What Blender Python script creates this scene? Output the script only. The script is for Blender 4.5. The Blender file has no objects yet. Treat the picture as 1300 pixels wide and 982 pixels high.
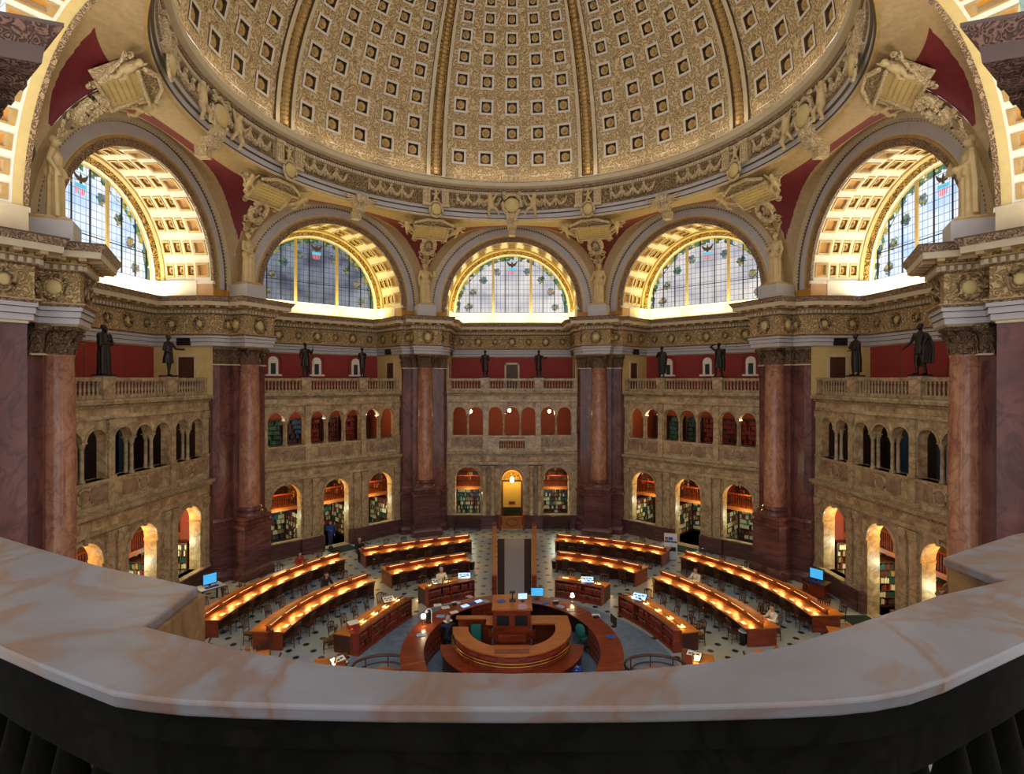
import bpy, bmesh, math, random
from mathutils import Matrix, Vector
random.seed(7)
sc = bpy.context.scene
COL = sc.collection
PI = math.pi
CAMZ = 10.7
CAMY = -24.0
F = 703.0
def up(px, py, h):
    """a pixel of the photograph looked up on the horizontal plane z = h (CAMZ above the reading room floor)"""
    d = F*(CAMZ-h)/(py-482.0)
    return Vector(((px-650.5)/F*d, d+CAMY, h))

# ------------------------------------------------------------------ materials
def lin(h):
    h = h.lstrip('#'); c = [int(h[i:i+2], 16)/255 for i in (0, 2, 4)]
    return tuple((x/12.92 if x <= .04045 else ((x+.055)/1.055)**2.4) for x in c)+(1,)
MATS = {}
class NT:
    def __init__(s, name):
        s.m = bpy.data.materials.new(name); s.m.use_nodes = True
        s.n = s.m.node_tree.nodes; s.l = s.m.node_tree.links
        s.b = s.n['Principled BSDF']; s.co = None
    def node(s, t, **k):
        n = s.n.new(t)
        for a, v in k.items():
            if a in n.inputs: n.inputs[a].default_value = v
            else: setattr(n, a, v)
        return n
    def link(s, a, b): s.l.new(a, b)
    def obj(s):
        if s.co is None: s.co = s.node('ShaderNodeTexCoord').outputs['Object']
        return s.co
    def ramp(s, fac, stops):
        r = s.node('ShaderNodeValToRGB'); e = r.color_ramp.elements
        while len(e) < len(stops): e.new(.5)
        for i, (p, c) in enumerate(stops): e[i].position = p; e[i].color = c
        s.link(fac, r.inputs[0]); return r.outputs[0]
    def math(s, op, a, b=None):
        n = s.node('ShaderNodeMath', operation=op)
        for i, v in enumerate((a, b)):
            if v is None: continue
            if isinstance(v, (int, float)): n.inputs[i].default_value = v
            else: s.link(v, n.inputs[i])
        return n.outputs[0]
    def mix(s, f, a, b, blend='MIX'):
        n = s.node('ShaderNodeMix', data_type='RGBA', blend_type=blend)
        for i, v in ((0, f), (6, a), (7, b)):
            if isinstance(v, (int, float, tuple)): n.inputs[i].default_value = v
            else: s.link(v, n.inputs[i])
        return n.outputs[2]
    def bump(s, h, st, dist=.05):
        n = s.node('ShaderNodeBump'); n.inputs['Strength'].default_value = st; n.inputs['Distance'].default_value = dist
        s.link(h, n.inputs['Height']); s.link(n.outputs[0], s.b.inputs['Normal'])
def plain(name, hx, rough=.6, metal=0, vary=.0, vs=3):
    t = NT(name); c = lin(hx)
    t.b.inputs['Roughness'].default_value = rough; t.b.inputs['Metallic'].default_value = metal
    if rough > .95: t.b.inputs['Specular IOR Level'].default_value = .05
    if vary:
        no = t.node('ShaderNodeTexNoise', Scale=vs, Detail=5.0); t.link(t.obj(), no.inputs['Vector'])
        d = tuple(x*(1-vary) for x in c[:3])+(1,); e = tuple(min(1, x*(1+vary)) for x in c[:3])+(1,)
        t.link(t.ramp(no.outputs[0], [(.3, d), (.7, e)]), t.b.inputs['Base Color'])
    else: t.b.inputs['Base Color'].default_value = c
    MATS[name] = t.m; return t.m
def glow(name, hx, st):
    t = NT(name); t.b.inputs['Base Color'].default_value = lin(hx)
    t.b.inputs['Emission Color'].default_value = lin(hx); t.b.inputs['Emission Strength'].default_value = st
    MATS[name] = t.m; return t.m
def marble(name, a, b, vein, scale=.8, rough=.25, vs=1.6, vw=.06, sx=1, sz=1, vk=.5):
    t = NT(name); mp = t.node('ShaderNodeMapping'); mp.inputs['Scale'].default_value = (sx, sx, sz)
    t.link(t.obj(), mp.inputs[0])
    n1 = t.node('ShaderNodeTexNoise', Scale=scale*2, Detail=8.0, Roughness=.65, Distortion=.6); t.link(mp.outputs[0], n1.inputs['Vector'])
    base = t.ramp(n1.outputs[0], [(.3, lin(a)), (.68, lin(b))])
    n2 = t.node('ShaderNodeTexNoise', Scale=vs, Detail=6.0, Roughness=.55, Distortion=1.6); t.link(mp.outputs[0], n2.inputs['Vector'])
    v = t.math('ABSOLUTE', t.math('SUBTRACT', n2.outputs[0], .5))
    k = t.ramp(v, [(0, (1, 1, 1, 1)), (vw, (0, 0, 0, 1))])
    t.link(t.mix(t.math('MULTIPLY', k, vk), base, lin(vein)), t.b.inputs['Base Color'])
    t.b.inputs['Roughness'].default_value = rough
    if rough > .9: t.b.inputs['Specular IOR Level'].default_value = .05
    MATS[name] = t.m; return t.m
def carved(name, lo, hi, scale=5, st=.8, rough=.5, dist=.06, metal=0.0):
    """stucco or gilt relief ornament: scrolling arabesques in two tones, with shade painted darker into the hollows"""
    t = NT(name)
    n0 = t.node('ShaderNodeTexNoise', Scale=scale*.6, Detail=1.0); t.link(t.obj(), n0.inputs['Vector'])
    ad = t.node('ShaderNodeVectorMath', operation='MULTIPLY_ADD'); ad.inputs[1].default_value = (.35,)*3
    t.link(n0.outputs['Color'], ad.inputs[0]); t.link(t.obj(), ad.inputs[2])
    vo = t.node('ShaderNodeTexVoronoi', feature='SMOOTH_F1', Scale=scale); vo.inputs['Smoothness'].default_value = .3
    t.link(ad.outputs[0], vo.inputs['Vector'])
    ws = t.math('SINE', t.math('MULTIPLY', vo.outputs['Distance'], 17.0))
    no = t.node('ShaderNodeTexNoise', Scale=scale*3, Detail=3.0); t.link(t.obj(), no.inputs['Vector'])
    h = t.math('ADD', t.math('MULTIPLY', ws, .35), t.math('MULTIPLY', no.outputs[0], .9))
    t.link(t.ramp(h, [(.2, lin(lo)), (.62, lin(hi))]), t.b.inputs['Base Color'])  # relief height sets the colour, so the hollows carry painted shade
    t.bump(h, st, dist)
    t.b.inputs['Roughness'].default_value = rough; t.b.inputs['Metallic'].default_value = metal
    MATS[name] = t.m; return t.m

plain('cream', '#c9b898', .6, 0, .06); plain('bluegrey', '#b4b0b0', .55, 0, .05); plain('white', '#e6dfce', .5, 0, .03)
plain('gold', '#b5935a', .42, .15, .15); plain('tan', '#ab9066', .55, 0, .12, 6); plain('peach', '#c79a6e', .6, 0, .05)
plain('orange_panel', '#bb8432', .5, 0, .06); plain('giltcream', '#cdb577', .5, 0, .08)
plain('red_field', '#6d1f22', .7, 0, .15, 5); plain('red_wall', '#8f2c26', .75, 0, .07, 1.2)
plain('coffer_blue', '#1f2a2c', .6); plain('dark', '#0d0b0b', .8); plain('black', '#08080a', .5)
plain('bead', '#57432c', .55, 0, .1)
carved('carv_tan', '#6e5638', '#a48a60', 3.2, .9, .5, .08)
carved('carv_dome', '#a98c5e', '#d6bd90', 3.4, .9, .5, .07)
carved('carv_gold', '#5f4218', '#bd9648', 4.5, .9, .45, .06)
carved('carv_brown', '#5e4938', '#ad8e6c', 7, .8, .5, .04)
carved('frieze', '#a58250', '#d6ba86', 5.2, 1.0, .5, .07)
carved('capital', '#3b2a20', '#8b6d50', 8, .8, .5, .04)
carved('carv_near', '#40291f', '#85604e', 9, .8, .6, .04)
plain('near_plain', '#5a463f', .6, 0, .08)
carved('stucco', '#b59a70', '#dcc69c', 6, .6, .55, .04)
marble('marble_tan', '#806344', '#cfb88c', '#5a3c28', .8, .4, .8, .06)
marble('marble_grey', '#917b5c', '#c0ac86', '#55402e', .9, .2, 1.3, .05)
marble('marble_red', '#4c2c2b', '#7c4c44', '#321a19', .5, .18, .9, .05, 1, .5)
marble('marble_purple', '#4a2e2e', '#6f4b4a', '#321e20', .5, .2, .9, .06, .4, 2.2)
marble('marble_salmon', '#8a5644', '#b98a6c', '#5f3024', .7, .16, 1.2, .04, 1, .7)
marble('marble_rail', '#64615f', '#71737b', '#6b4a33', .8, .3, 1.3, .07, vk=.7)
marble('marble_shaded', '#0b0b09', '#171712', '#060605', 1.2, .95, 2, .05)  # near-black colour stands in for the shade below the parapet rail
plain('stone_shaded', '#080808', .98, 0, .2, 3)  # gallery floor coloured near-black, as if no light reached it
def wood(name, a, b, rough=.35, scale=1.5):
    t = NT(name); mp = t.node('ShaderNodeMapping'); mp.inputs['Scale'].default_value = (1, 6, 6); t.link(t.obj(), mp.inputs[0])
    n = t.node('ShaderNodeTexNoise', Scale=scale, Detail=6.0, Distortion=.8); t.link(mp.outputs[0], n.inputs['Vector'])
    t.link(t.ramp(n.outputs[0], [(.3, lin(a)), (.7, lin(b))]), t.b.inputs['Base Color'])
    t.b.inputs['Roughness'].default_value = rough; MATS[name] = t.m
wood('wood_desk', '#9a5216', '#c87a28', .4); wood('wood_red', '#5e2312', '#8c3a1c', .3); wood('wood_dark', '#2a120c', '#4a2114', .4)
wood('wood_light', '#8f4c1e', '#b2692e', .32); wood('wood_chair', '#2b150c', '#542c16', .4); wood('wood_door', '#3a2012', '#5a3420', .5)
plain('bronze', '#2b2320', .42, .55, .25, 5); plain('plaster', '#c7ae7c', .55, 0, .12, 3)
plain('paper', '#e8e2cf', .7); plain('plastic_black', '#15161a', .4); plain('plastic_white', '#c9cdd3', .4)
plain('blue_plastic', '#1c4fa8', .4); plain('teal', '#1f6f66', .8); plain('metal', '#8c8c8c', .3, .9); plain('brass', '#b9924a', .3, .9)
for k, h in dict(bk_red='#7c2620', bk_green='#17453a', bk_tan='#8f7348', bk_cream='#cfc49c', bk_blue='#27466e', bk_brown='#4b2818', bk_teal='#2a6f60').items(): plain(k, h, .6)
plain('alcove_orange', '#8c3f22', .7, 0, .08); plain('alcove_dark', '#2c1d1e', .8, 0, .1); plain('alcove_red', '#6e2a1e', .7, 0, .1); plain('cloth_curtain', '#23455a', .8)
glow('screen', '#3a93c4', 1.3); glow('screen_pale', '#9fc2f0', 1.3); glow('lamp_globe', '#fff3c8', 14); glow('tube', '#ffe9a0', 26); glow('tube_cool', '#e9ffe8', 6)
glow('desk_tube', '#ffd08a', 2.2)
plain('skin', '#b98468', .55); plain('skin_dark', '#6d4634', .55); plain('hair_dark', '#14100e', .6); plain('hair_grey', '#9a9590', .6); plain('hair_brown', '#3a2618', .6)
for k, h in dict(cl_blue='#1c3b8c', cl_black='#101114', cl_white='#cfc9b4', cl_red='#8c2a1e', cl_pale='#8ea6c4', cl_navy='#161c3c', cl_pink='#c7a09a', cl_brown='#5d4034', cl_jean='#25355a').items(): plain(k, h, .85)
marble('marble_block', '#5c4128', '#8a6a40', '#3e2815', 1.5, .35, 2, .05)
plain('frame_cream', '#d6cab6', .5, 0, .04)
marble('marble_panel', '#7a604c', '#a1866a', '#54382a', .8, .4, .8, .05)
plain('carpet', '#95949a', .95, 0, .05); plain('carpet_edge', '#2a1420', .9); plain('mat_green', '#15251f', .95); plain('yellow_wall', '#b99b42', .6); plain('plant', '#2f5a1e', .6, 0, .3, 20)

# floor: pale marble with staggered dark star insets, plain blue-grey ring round the centre desk
t = NT('floor_mosaic')
sep = t.node('ShaderNodeSeparateXYZ'); t.link(t.obj(), sep.inputs[0])
CX, CY = 0.0, -3.8
xx = t.math('SUBTRACT', sep.outputs[0], CX); yy = t.math('SUBTRACT', sep.outputs[1], CY)
r = t.math('SQRT', t.math('ADD', t.math('MULTIPLY', xx, xx), t.math('MULTIPLY', t.math('MULTIPLY', yy, yy), .78)))
def stag(off):
    fx = t.math('ABSOLUTE', t.math('SUBTRACT', t.math('FRACT', t.math('ADD', t.math('MULTIPLY', sep.outputs[0], 1/.98), off+.5)), .5))
    fy = t.math('ABSOLUTE', t.math('SUBTRACT', t.math('FRACT', t.math('ADD', t.math('MULTIPLY', sep.outputs[1], 1/1.06), off+.5)), .5))
    a = t.math('ADD', fx, fy)
    return t.math('MINIMUM', a, t.math('MULTIPLY', t.math('MAXIMUM', fx, fy), 1.45))
d = t.math('MINIMUM', stag(0), stag(.5))
spot = t.math('LESS_THAN', d, .15)
outer = t.math('GREATER_THAN', r, 6.3)
no = t.node('ShaderNodeTexNoise', Scale=.35, Detail=4.0); t.link(t.obj(), no.inputs['Vector'])
no2 = t.node('ShaderNodeTexNoise', Scale=2.5, Detail=6.0, Distortion=1); t.link(t.obj(), no2.inputs['Vector'])
base = t.ramp(no.outputs[0], [(.38, lin('#7f95a8')), (.6, lin('#a5a68e'))])
base = t.mix(t.math('MULTIPLY', no2.outputs[0], .5), base, lin('#bac2c4'))
ringc = t.ramp(no2.outputs[0], [(.3, lin('#587089')), (.7, lin('#7c8e9c'))])
c = t.mix(outer, ringc, base)
c = t.mix(t.math('MULTIPLY', spot, outer), c, lin('#2c2a26'))
t.link(c, t.b.inputs['Base Color']); t.b.inputs['Roughness'].default_value = .3
MATS['floor_mosaic'] = t.m

def glass(name, c1, c2, st, mott=.5):
    """leaded and stained daylight glass, lit from the sky behind: object x/z are the window's own axes, springing at z=0"""
    t = NT(name); sp = t.node('ShaderNodeSeparateXYZ'); t.link(t.obj(), sp.inputs[0]); x, z = sp.outputs[0], sp.outputs[2]
    no = t.node('ShaderNodeTexNoise', Scale=.5, Detail=3.0); t.link(t.obj(), no.inputs['Vector'])
    base = t.ramp(no.outputs[0], [(.35, lin(c1)), (.62, lin(c2))])
    r = t.math('SQRT', t.math('ADD', t.math('MULTIPLY', x, x), t.math('MULTIPLY', z, z)))
    vo = t.node('ShaderNodeTexVoronoi', Scale=3.4); t.link(t.obj(), vo.inputs['Vector'])
    sepc = t.node('ShaderNodeSeparateColor'); t.link(vo.outputs['Color'], sepc.inputs[0])
    leaf = t.ramp(sepc.outputs[0], [(0, lin('#1d4a3a')), (.35, lin('#3c7a5a')), (.6, lin('#2a6a86')), (.85, lin('#a9a24a'))])
    edge = t.math('MULTIPLY', t.math('GREATER_THAN', r, 4.05), t.math('LESS_THAN', sepc.outputs[1], .72))
    c = t.mix(edge, base, leaf)
    # the ring of state seals
    ang = t.math('ARCTAN2', x, z)
    fa = t.math('ABSOLUTE', t.math('SUBTRACT', t.math('FRACT', t.math('ADD', t.math('MULTIPLY', ang, 1/.36), .5)), .5))
    du = t.math('MULTIPLY', fa, .36*3.45); dv = t.math('ABSOLUTE', t.math('SUBTRACT', r, 3.4))
    dd = t.math('SQRT', t.math('ADD', t.math('MULTIPLY', du, du), t.math('MULTIPLY', dv, dv)))
    vo2 = t.node('ShaderNodeTexVoronoi', Scale=7.0); t.link(t.obj(), vo2.inputs['Vector'])
    s2 = t.node('ShaderNodeSeparateColor'); t.link(vo2.outputs['Color'], s2.inputs[0])
    seal = t.ramp(s2.outputs[0], [(0, lin('#20303a')), (.3, lin('#3b6d5a')), (.55, lin('#3f6f9a')), (.75, lin('#b58a6a')), (.95, lin('#8a9a3a'))])
    away = t.math('GREATER_THAN', t.math('ABSOLUTE', ang), .17)
    c = t.mix(t.math('MULTIPLY', t.math('LESS_THAN', t.math('ADD', dd, t.math('MULTIPLY', s2.outputs[1], .16)), .36), away), c, seal)
    def grid(v, s, w): return t.math('LESS_THAN', t.math('FRACT', t.math('ADD', t.math('MULTIPLY', v, 1/s), 50.0)), w)
    g = t.math('MAXIMUM', grid(x, .3, .10), grid(z, .36, .09))
    c = t.mix(t.math('MULTIPLY', g, .7), c, lin('#20283a'))
    t.b.inputs['Base Color'].default_value = (.02, .02, .02, 1)
    t.link(c, t.b.inputs['Emission Color']); t.b.inputs['Emission Strength'].default_value = st
    t.b.inputs['Roughness'].default_value = .15
    MATS[name] = t.m
glass('glass_bright', '#b4d4ff', '#f2f7ff', 1.15); glass('glass_dim', '#4a5470', '#98a4b4', .75); glass('glass_mid', '#b8b8c4', '#ece6e2', .95)
glow('gl_blue', '#4ba3c8', 1); glow('gl_red', '#c85a50', 1); glow('gl_eagle', '#3a3026', .5)

# ------------------------------------------------------------------ mesh building
class MB:
    def __init__(s): s.v = []; s.f = []; s.m = []; s.names = []; s.cur = 0; s.M = None
    def mat(s, n):
        if n not in s.names: s.names.append(n)
        s.cur = s.names.index(n); return s
    def V(s, p):
        p = Vector(p)
        if s.M is not None: p = s.M @ p
        s.v.append(tuple(p)); return len(s.v)-1
    def face(s, idx): s.f.append(tuple(idx)); s.m.append(s.cur)
    def quad(s, a, b, c, d): s.face([s.V(a), s.V(b), s.V(c), s.V(d)])
    def poly(s, pts): s.face([s.V(p) for p in pts])
    def box(s, c, d, rz=0, taper=1):
        x, y, z = d[0]/2, d[1]/2, d[2]/2; R = Matrix.Rotation(rz, 3, 'Z'); c = Vector(c); ids = []
        for k, q in ((-z, 1), (z, taper)):
            for a, b in ((-x, -y), (x, -y), (x, y), (-x, y)): ids.append(s.V(c+R @ Vector((a*q, b*q, k))))
        for f in ((3, 2, 1, 0), (4, 5, 6, 7), (0, 1, 5, 4), (1, 2, 6, 5), (2, 3, 7, 6), (3, 0, 4, 7)): s.face([ids[i] for i in f])
    def b2(s, x0, x1, y0, y1, z0, z1): s.box(((x0+x1)/2, (y0+y1)/2, (z0+z1)/2), (x1-x0, y1-y0, z1-z0))
    def prism(s, pts, z0, z1, top=True, bot=True):
        n = len(pts); a = [s.V((p[0], p[1], z0)) for p in pts]; b = [s.V((p[0], p[1], z1)) for p in pts]
        for i in range(n): j = (i+1) % n; s.face([a[i], a[j], b[j], b[i]])
        if bot: s.face(a[::-1])
        if top: s.face(b)
    def lathe(s, prof, c=(0, 0, 0), seg=16, a0=0, a1=2*PI, sx=1, sy=1):
        c = Vector(c); full = abs(a1-a0-2*PI) < 1e-6; n = seg if full else seg+1; rings = []
        for r, z in prof:
            rings.append([s.V(c+Vector((r*sx*math.cos(a0+(a1-a0)*i/seg), r*sy*math.sin(a0+(a1-a0)*i/seg), z))) for i in range(n)])
        for k in range(len(rings)-1):
            for i in range(seg):
                j = (i+1) % n; s.face([rings[k][i], rings[k][j], rings[k+1][j], rings[k+1][i]])
        if full:
            if prof[0][0] > 1e-4: s.face(rings[0][::-1])
            if prof[-1][0] > 1e-4: s.face(rings[-1])
    def tube(s, pts, r, seg=6, cap=True):
        pts = [Vector(p) for p in pts]; rings = []; n = len(pts)
        up0 = Vector((0, 0, 1))
        for i, p in enumerate(pts):
            d = (pts[min(i+1, n-1)]-pts[max(i-1, 0)]).normalized()
            u = up0 if abs(d.z) < .95 else Vector((1, 0, 0))
            a = d.cross(u).normalized(); b = a.cross(d); rr = r[i] if isinstance(r, (list, tuple)) else r
            rings.append([s.V(p+(a*math.cos(2*PI*k/seg)+b*math.sin(2*PI*k/seg))*rr) for k in range(seg)])
        for i in range(n-1):
            for k in range(seg):
                j = (k+1) % seg; s.face([rings[i][k], rings[i][j], rings[i+1][j], rings[i+1][k]])
        if cap: s.face(rings[0][::-1]); s.face(rings[-1])
    def ball(s, c, r, seg=8, sq=(1, 1, 1)):
        c = Vector(c); rings = []; st = max(4, seg//2)
        for i in range(1, st):
            a = PI*i/st; rings.append([s.V(c+Vector((r*sq[0]*math.sin(a)*math.cos(2*PI*k/seg), r*sq[1]*math.sin(a)*math.sin(2*PI*k/seg), -r*sq[2]*math.cos(a)))) for k in range(seg)])
        b = s.V(c+Vector((0, 0, -r*sq[2]))); tt = s.V(c+Vector((0, 0, r*sq[2])))
        for k in range(seg):
            j = (k+1) % seg; s.face([b, rings[0][j], rings[0][k]]); s.face([tt, rings[-1][k], rings[-1][j]])
            for i in range(len(rings)-1): s.face([rings[i][k], rings[i][j], rings[i+1][j], rings[i+1][k]])
    def capsule(s, p0, p1, r0, r1, seg=10):
        p0, p1 = Vector(p0), Vector(p1); d = p1-p0; L = d.length
        if L < 1e-5: s.ball(p0, r0, seg); return
        q = Vector((0, 0, 1)).rotation_difference(d.normalized()).to_matrix()
        prof = [(r0*math.sin(a), -r0*math.cos(a)) for a in (0.25, .7, 1.2)]+[(r0, 0), (r1, L)]+[(r1*math.cos(a), L+r1*math.sin(a)) for a in (.4, .9, 1.35)]
        rings = [[s.V(p0+q @ Vector((r*math.cos(2*PI*k/seg), r*math.sin(2*PI*k/seg), z))) for k in range(seg)] for r, z in prof]
        for i in range(len(rings)-1):
            for k in range(seg): j = (k+1) % seg; s.face([rings[i][k], rings[i][j], rings[i+1][j], rings[i+1][k]])
        s.face(rings[0][::-1]); s.face(rings[-1])
    def robe(s, rows, folds=9, amp=.08, seg=36, ph=0):
        """draped cloth: rows of (z, cx, cy, rx, ry[, foldscale])"""
        rings = []
        for i, row in enumerate(rows):
            z, cx, cy, rx, ry = row[:5]; fs = row[5] if len(row) > 5 else 1
            rings.append([s.V((cx+rx*math.cos(a)*(1+amp*fs*math.sin(folds*a+ph+i*.25)), cy+ry*math.sin(a)*(1+amp*fs*math.sin(folds*a+ph+i*.25)), z)) for a in [2*PI*k/seg for k in range(seg)]])
        for i in range(len(rings)-1):
            for k in range(seg): j = (k+1) % seg; s.face([rings[i][k], rings[i][j], rings[i+1][j], rings[i+1][k]])
        s.face(rings[0][::-1]); s.face(rings[-1])
    def build(s, name, parent=None, M=None, angle=40, world=None):
        me = bpy.data.meshes.new(name); me.from_pydata(s.v, [], s.f)
        for n in s.names: me.materials.append(MATS[n])
        me.polygons.foreach_set('material_index', s.m)
        if angle:
            me.polygons.foreach_set('use_smooth', [True]*len(s.f)); me.set_sharp_from_angle(angle=math.radians(angle))
        me.update(); o = bpy.data.objects.new(name, me); COL.objects.link(o)
        if parent is not None: o.parent = parent
        if M is not None: o.matrix_local = M
        return o
def fixn(o):
    bm = bmesh.new(); bm.from_mesh(o.data); bmesh.ops.recalc_face_normals(bm, faces=bm.faces); bm.to_mesh(o.data); bm.free(); return o
def tag(o, label=None, cat=None, group=None, kind=None):
    for k, v in (('label', label), ('category', cat), ('group', group), ('kind', kind)):
        if v: o[k] = v
    return o
def thing(name, M=None, label=None, cat=None, group=None, kind=None):
    o = bpy.data.objects.new(name, None); o.empty_display_size = .2; COL.objects.link(o)
    if M is not None: o.matrix_world = M
    return tag(o, label, cat, group, kind)
def place(x, y, z, rz=0, s=1): return Matrix.Translation((x, y, z)) @ Matrix.Rotation(rz, 4, 'Z') @ Matrix.Scale(s, 4)
KIDS = {}
def kids_of(o):
    return KIDS.get(o.name, [])
def dup(root, M, label=None, group=None):
    r = root.copy(); COL.objects.link(r); r.parent = None; r.matrix_world = M
    if label: r['label'] = label
    if group: r['group'] = group
    for ch in kids_of(root):
        c = ch.copy(); COL.objects.link(c); c.parent = r
        for g in kids_of(ch):
            d = g.copy(); COL.objects.link(d); d.parent = c
    return r
def reg(root):
    """remember the children of a prototype, so that copies are quick"""
    KIDS[root.name] = [o for o in COL.objects if o.parent == root]
    for c in KIDS[root.name]: KIDS[c.name] = [o for o in COL.objects if o.parent == c]
    return root
def lightobj(name, typ, M, energy, color, parent=None, **k):
    L = bpy.data.lights.new(name, typ); L.energy = energy; L.color = color
    for a, v in k.items(): setattr(L, a, v)
    o = bpy.data.objects.new(name, L); COL.objects.link(o)
    if parent is not None: o.parent = parent; o.matrix_local = M
    else: o.matrix_world = M
    return o
def miters(pts, closed=False):
    """inward (right-hand) mitre vector at each vertex of a plan polyline"""
    n = len(pts); out = []
    for i in range(n):
        a = Vector(pts[i-1][:2]) if (i > 0 or closed) else None; b = Vector(pts[i][:2]); c = Vector(pts[(i+1) % n][:2]) if (i < n-1 or closed) else None
        ns = []
        if a is not None: d = (b-a).normalized(); ns.append(Vector((d.y, -d.x)))
        if c is not None: d = (c-b).normalized(); ns.append(Vector((d.y, -d.x)))
        if len(ns) == 1: out.append(ns[0])
        else:
            m = ns[0]+ns[1]; m = m/max(m.length, 1e-6); out.append(m/max(.35, m.dot(ns[0])))
    return out
def sweep(mb, pts, mit, prof, i0=0, i1=None, closed=False, caps=False):
    """prof: (p, z, material of the strip up to the next row)"""
    i1 = len(pts)-1 if i1 is None else i1; idx = list(range(i0, i1+1))+([i0] if closed else [])
    rows = []
    for p, z, m in prof: rows.append([mb.V((pts[i][0]+mit[i].x*p, pts[i][1]+mit[i].y*p, z)) for i in (idx[:-1] if closed else idx)])
    n = len(rows[0])
    for k in range(len(prof)-1):
        mb.mat(prof[k][2])
        for i in range(n if closed else n-1): j = (i+1) % n; mb.face([rows[k][i], rows[k][j], rows[k+1][j], rows[k+1][i]])
    if caps: mb.face([r[0] for r in rows]); mb.face([r[-1] for r in rows][::-1])
def along(pts, mit, i0, i1, step, p, fn, minlen=.25):
    """call fn(x, y, angle) at even steps along the offset polyline"""
    for i in range(i0, i1):
        a = Vector(pts[i][:2])+mit[i]*p; b = Vector(pts[i+1][:2])+mit[i+1]*p; d = b-a; L = d.length
        o = Vector(pts[i+1][:2])-Vector(pts[i][:2])
        if L < minlen or d.dot(o) < 0: continue
        n = max(1, round(L/step)); an = math.atan2(d.y, d.x)
        for k in range(n): q = a+d*((k+.5)/n); fn(q.x, q.y, an)
# ================================================================== the octagonal hall
S = 16.0
colc = {4: (.3827, .9239), 5: (.9146, .408), 6: (.954, -.363)}
dD = Vector((-.86, -.51))*.765
colc[7] = (colc[6][0]+dD.x, colc[6][1]+dD.y)
for i in (4, 5, 6, 7): colc[7-i] = (-colc[i][0], colc[i][1])
CC = {i: Vector(colc[i])*S for i in colc}
PP = {i: CC[i]+CC[i].normalized()*.55 for i in CC}
HW = 4.7
class Bay: pass
BAYS = []
SIDE = ['near_left', 'left', 'back_left', 'back', 'back_right', 'right', 'near_right']
SAY = ['nearest left', 'left', 'far left', 'far centre', 'far right', 'right', 'nearest right']
for i in range(7):
    a, c = PP[i], PP[i+1]; b = Bay(); b.i = i; b.side = SIDE[i]; b.say = SAY[i]
    T = (c-a).normalized(); N = Vector((-T.y, T.x)); mid = (a+c)/2
    b.T, b.N, b.mid, b.half = T, N, mid, (c-a).length/2
    b.M = Matrix(((T.x, N.x, 0, mid.x), (T.y, N.y, 0, mid.y), (0, 0, 1, 0), (0, 0, 0, 1)))
    BAYS.append(b)
def W2(b, u, w): q = b.mid+b.T*u+b.N*w; return (q.x, q.y)
RAD = {}
for c in range(1, 7):
    r = (BAYS[c-1].N+BAYS[c].N).normalized(); RAD[c] = r
def PR(c, t, r): R = RAD[c]; Tt = Vector((R.y, -R.x)); q = PP[c]+Tt*t+R*r; return (q.x, q.y)
W0, W1 = .5, 3.7

def pier_pts(c, mode):
    L = [] if c == 0 else [W2(BAYS[c-1], HW, W0)]
    R = [W2(BAYS[c], -HW, W0)]
    if mode == 'shaft': m = [(-1.45, -.3), (-.85, -.3), (-.85, -.6), (.85, -.6), (.85, -.3), (1.45, -.3)]
    else: m = [(-1.45, -.35), (-.8, -.35), (-.8, -1.4), (.8, -1.4), (.8, -.35), (1.45, -.35)]
    return L+[PR(c, *q) for q in m]+R
# ---- one long plan line for the main entablature, right round the room
ent, entown = [], []
for c in range(1, 7):
    for q in pier_pts(c, 'front'): ent.append(q)
    entown.append((len(ent)-8, len(ent)-1))
    if c < 6: ent += [W2(BAYS[c], -HW, W1), W2(BAYS[c], HW, W1)]
ent = [W2(BAYS[0], HW, W1)]+ent+[W2(BAYS[6], -HW, W1)]
entown = [(a+1, b+1) for a, b in entown]
EM = miters(ent)
ENT = [(0, 12.42, 'cream'), (.14, 12.5, 'bluegrey'), (.14, 12.68, 'bead'), (.19, 12.7, 'bluegrey'), (.19, 12.88, 'bead'), (.24, 12.9, 'bluegrey'), (.24, 13.02, 'carv_brown'), (.33, 13.1, 'tan'), (.33, 13.14, 'tan'),
       (.16, 13.15, 'frieze'), (.16, 14.12, 'carv_brown'), (.26, 14.18, 'tan'), (.26, 14.36, 'tan'), (.34, 14.37, 'tan'), (.36, 14.42, 'carv_gold'), (.4, 14.52, 'tan'),
       (.8, 14.54, 'cream'), (.82, 14.74, 'carv_brown'), (.95, 14.95, 'bead'), (.95, 15.0, 'cream'), (-.2, 15.04, 'cream')]
def ent_piece(mb, i0, i1):
    sweep(mb, ent, EM, ENT, i0, i1)
    mb.mat('cream'); along(ent, EM, i0, i1, .2, .31, lambda x, y, a: mb.box((x, y, 14.27), (.11, .11, .15), a))
    mb.mat('tan'); along(ent, EM, i0, i1, .62, .6, lambda x, y, a: mb.box((x, y, 14.49), (.2, .36, .1), a))
def medallion(mb, x, y, z, a, r=.36):
    """oval wreath round a shield, standing out of the frieze; a = direction of the wall run"""
    old = mb.M; mb.M = Matrix.Translation((x, y, z)) @ Matrix.Rotation(a, 4, 'Z')
    mb.mat('carv_tan'); mb.tube([(r*.85*math.cos(t), -.05, r*math.sin(t)) for t in [2*PI*k/18 for k in range(19)]], .075, 6, False)
    mb.mat('giltcream'); mb.ball((0, 0, 0), r*.62, 12, (.85, .25, 1)); mb.M = old

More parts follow.
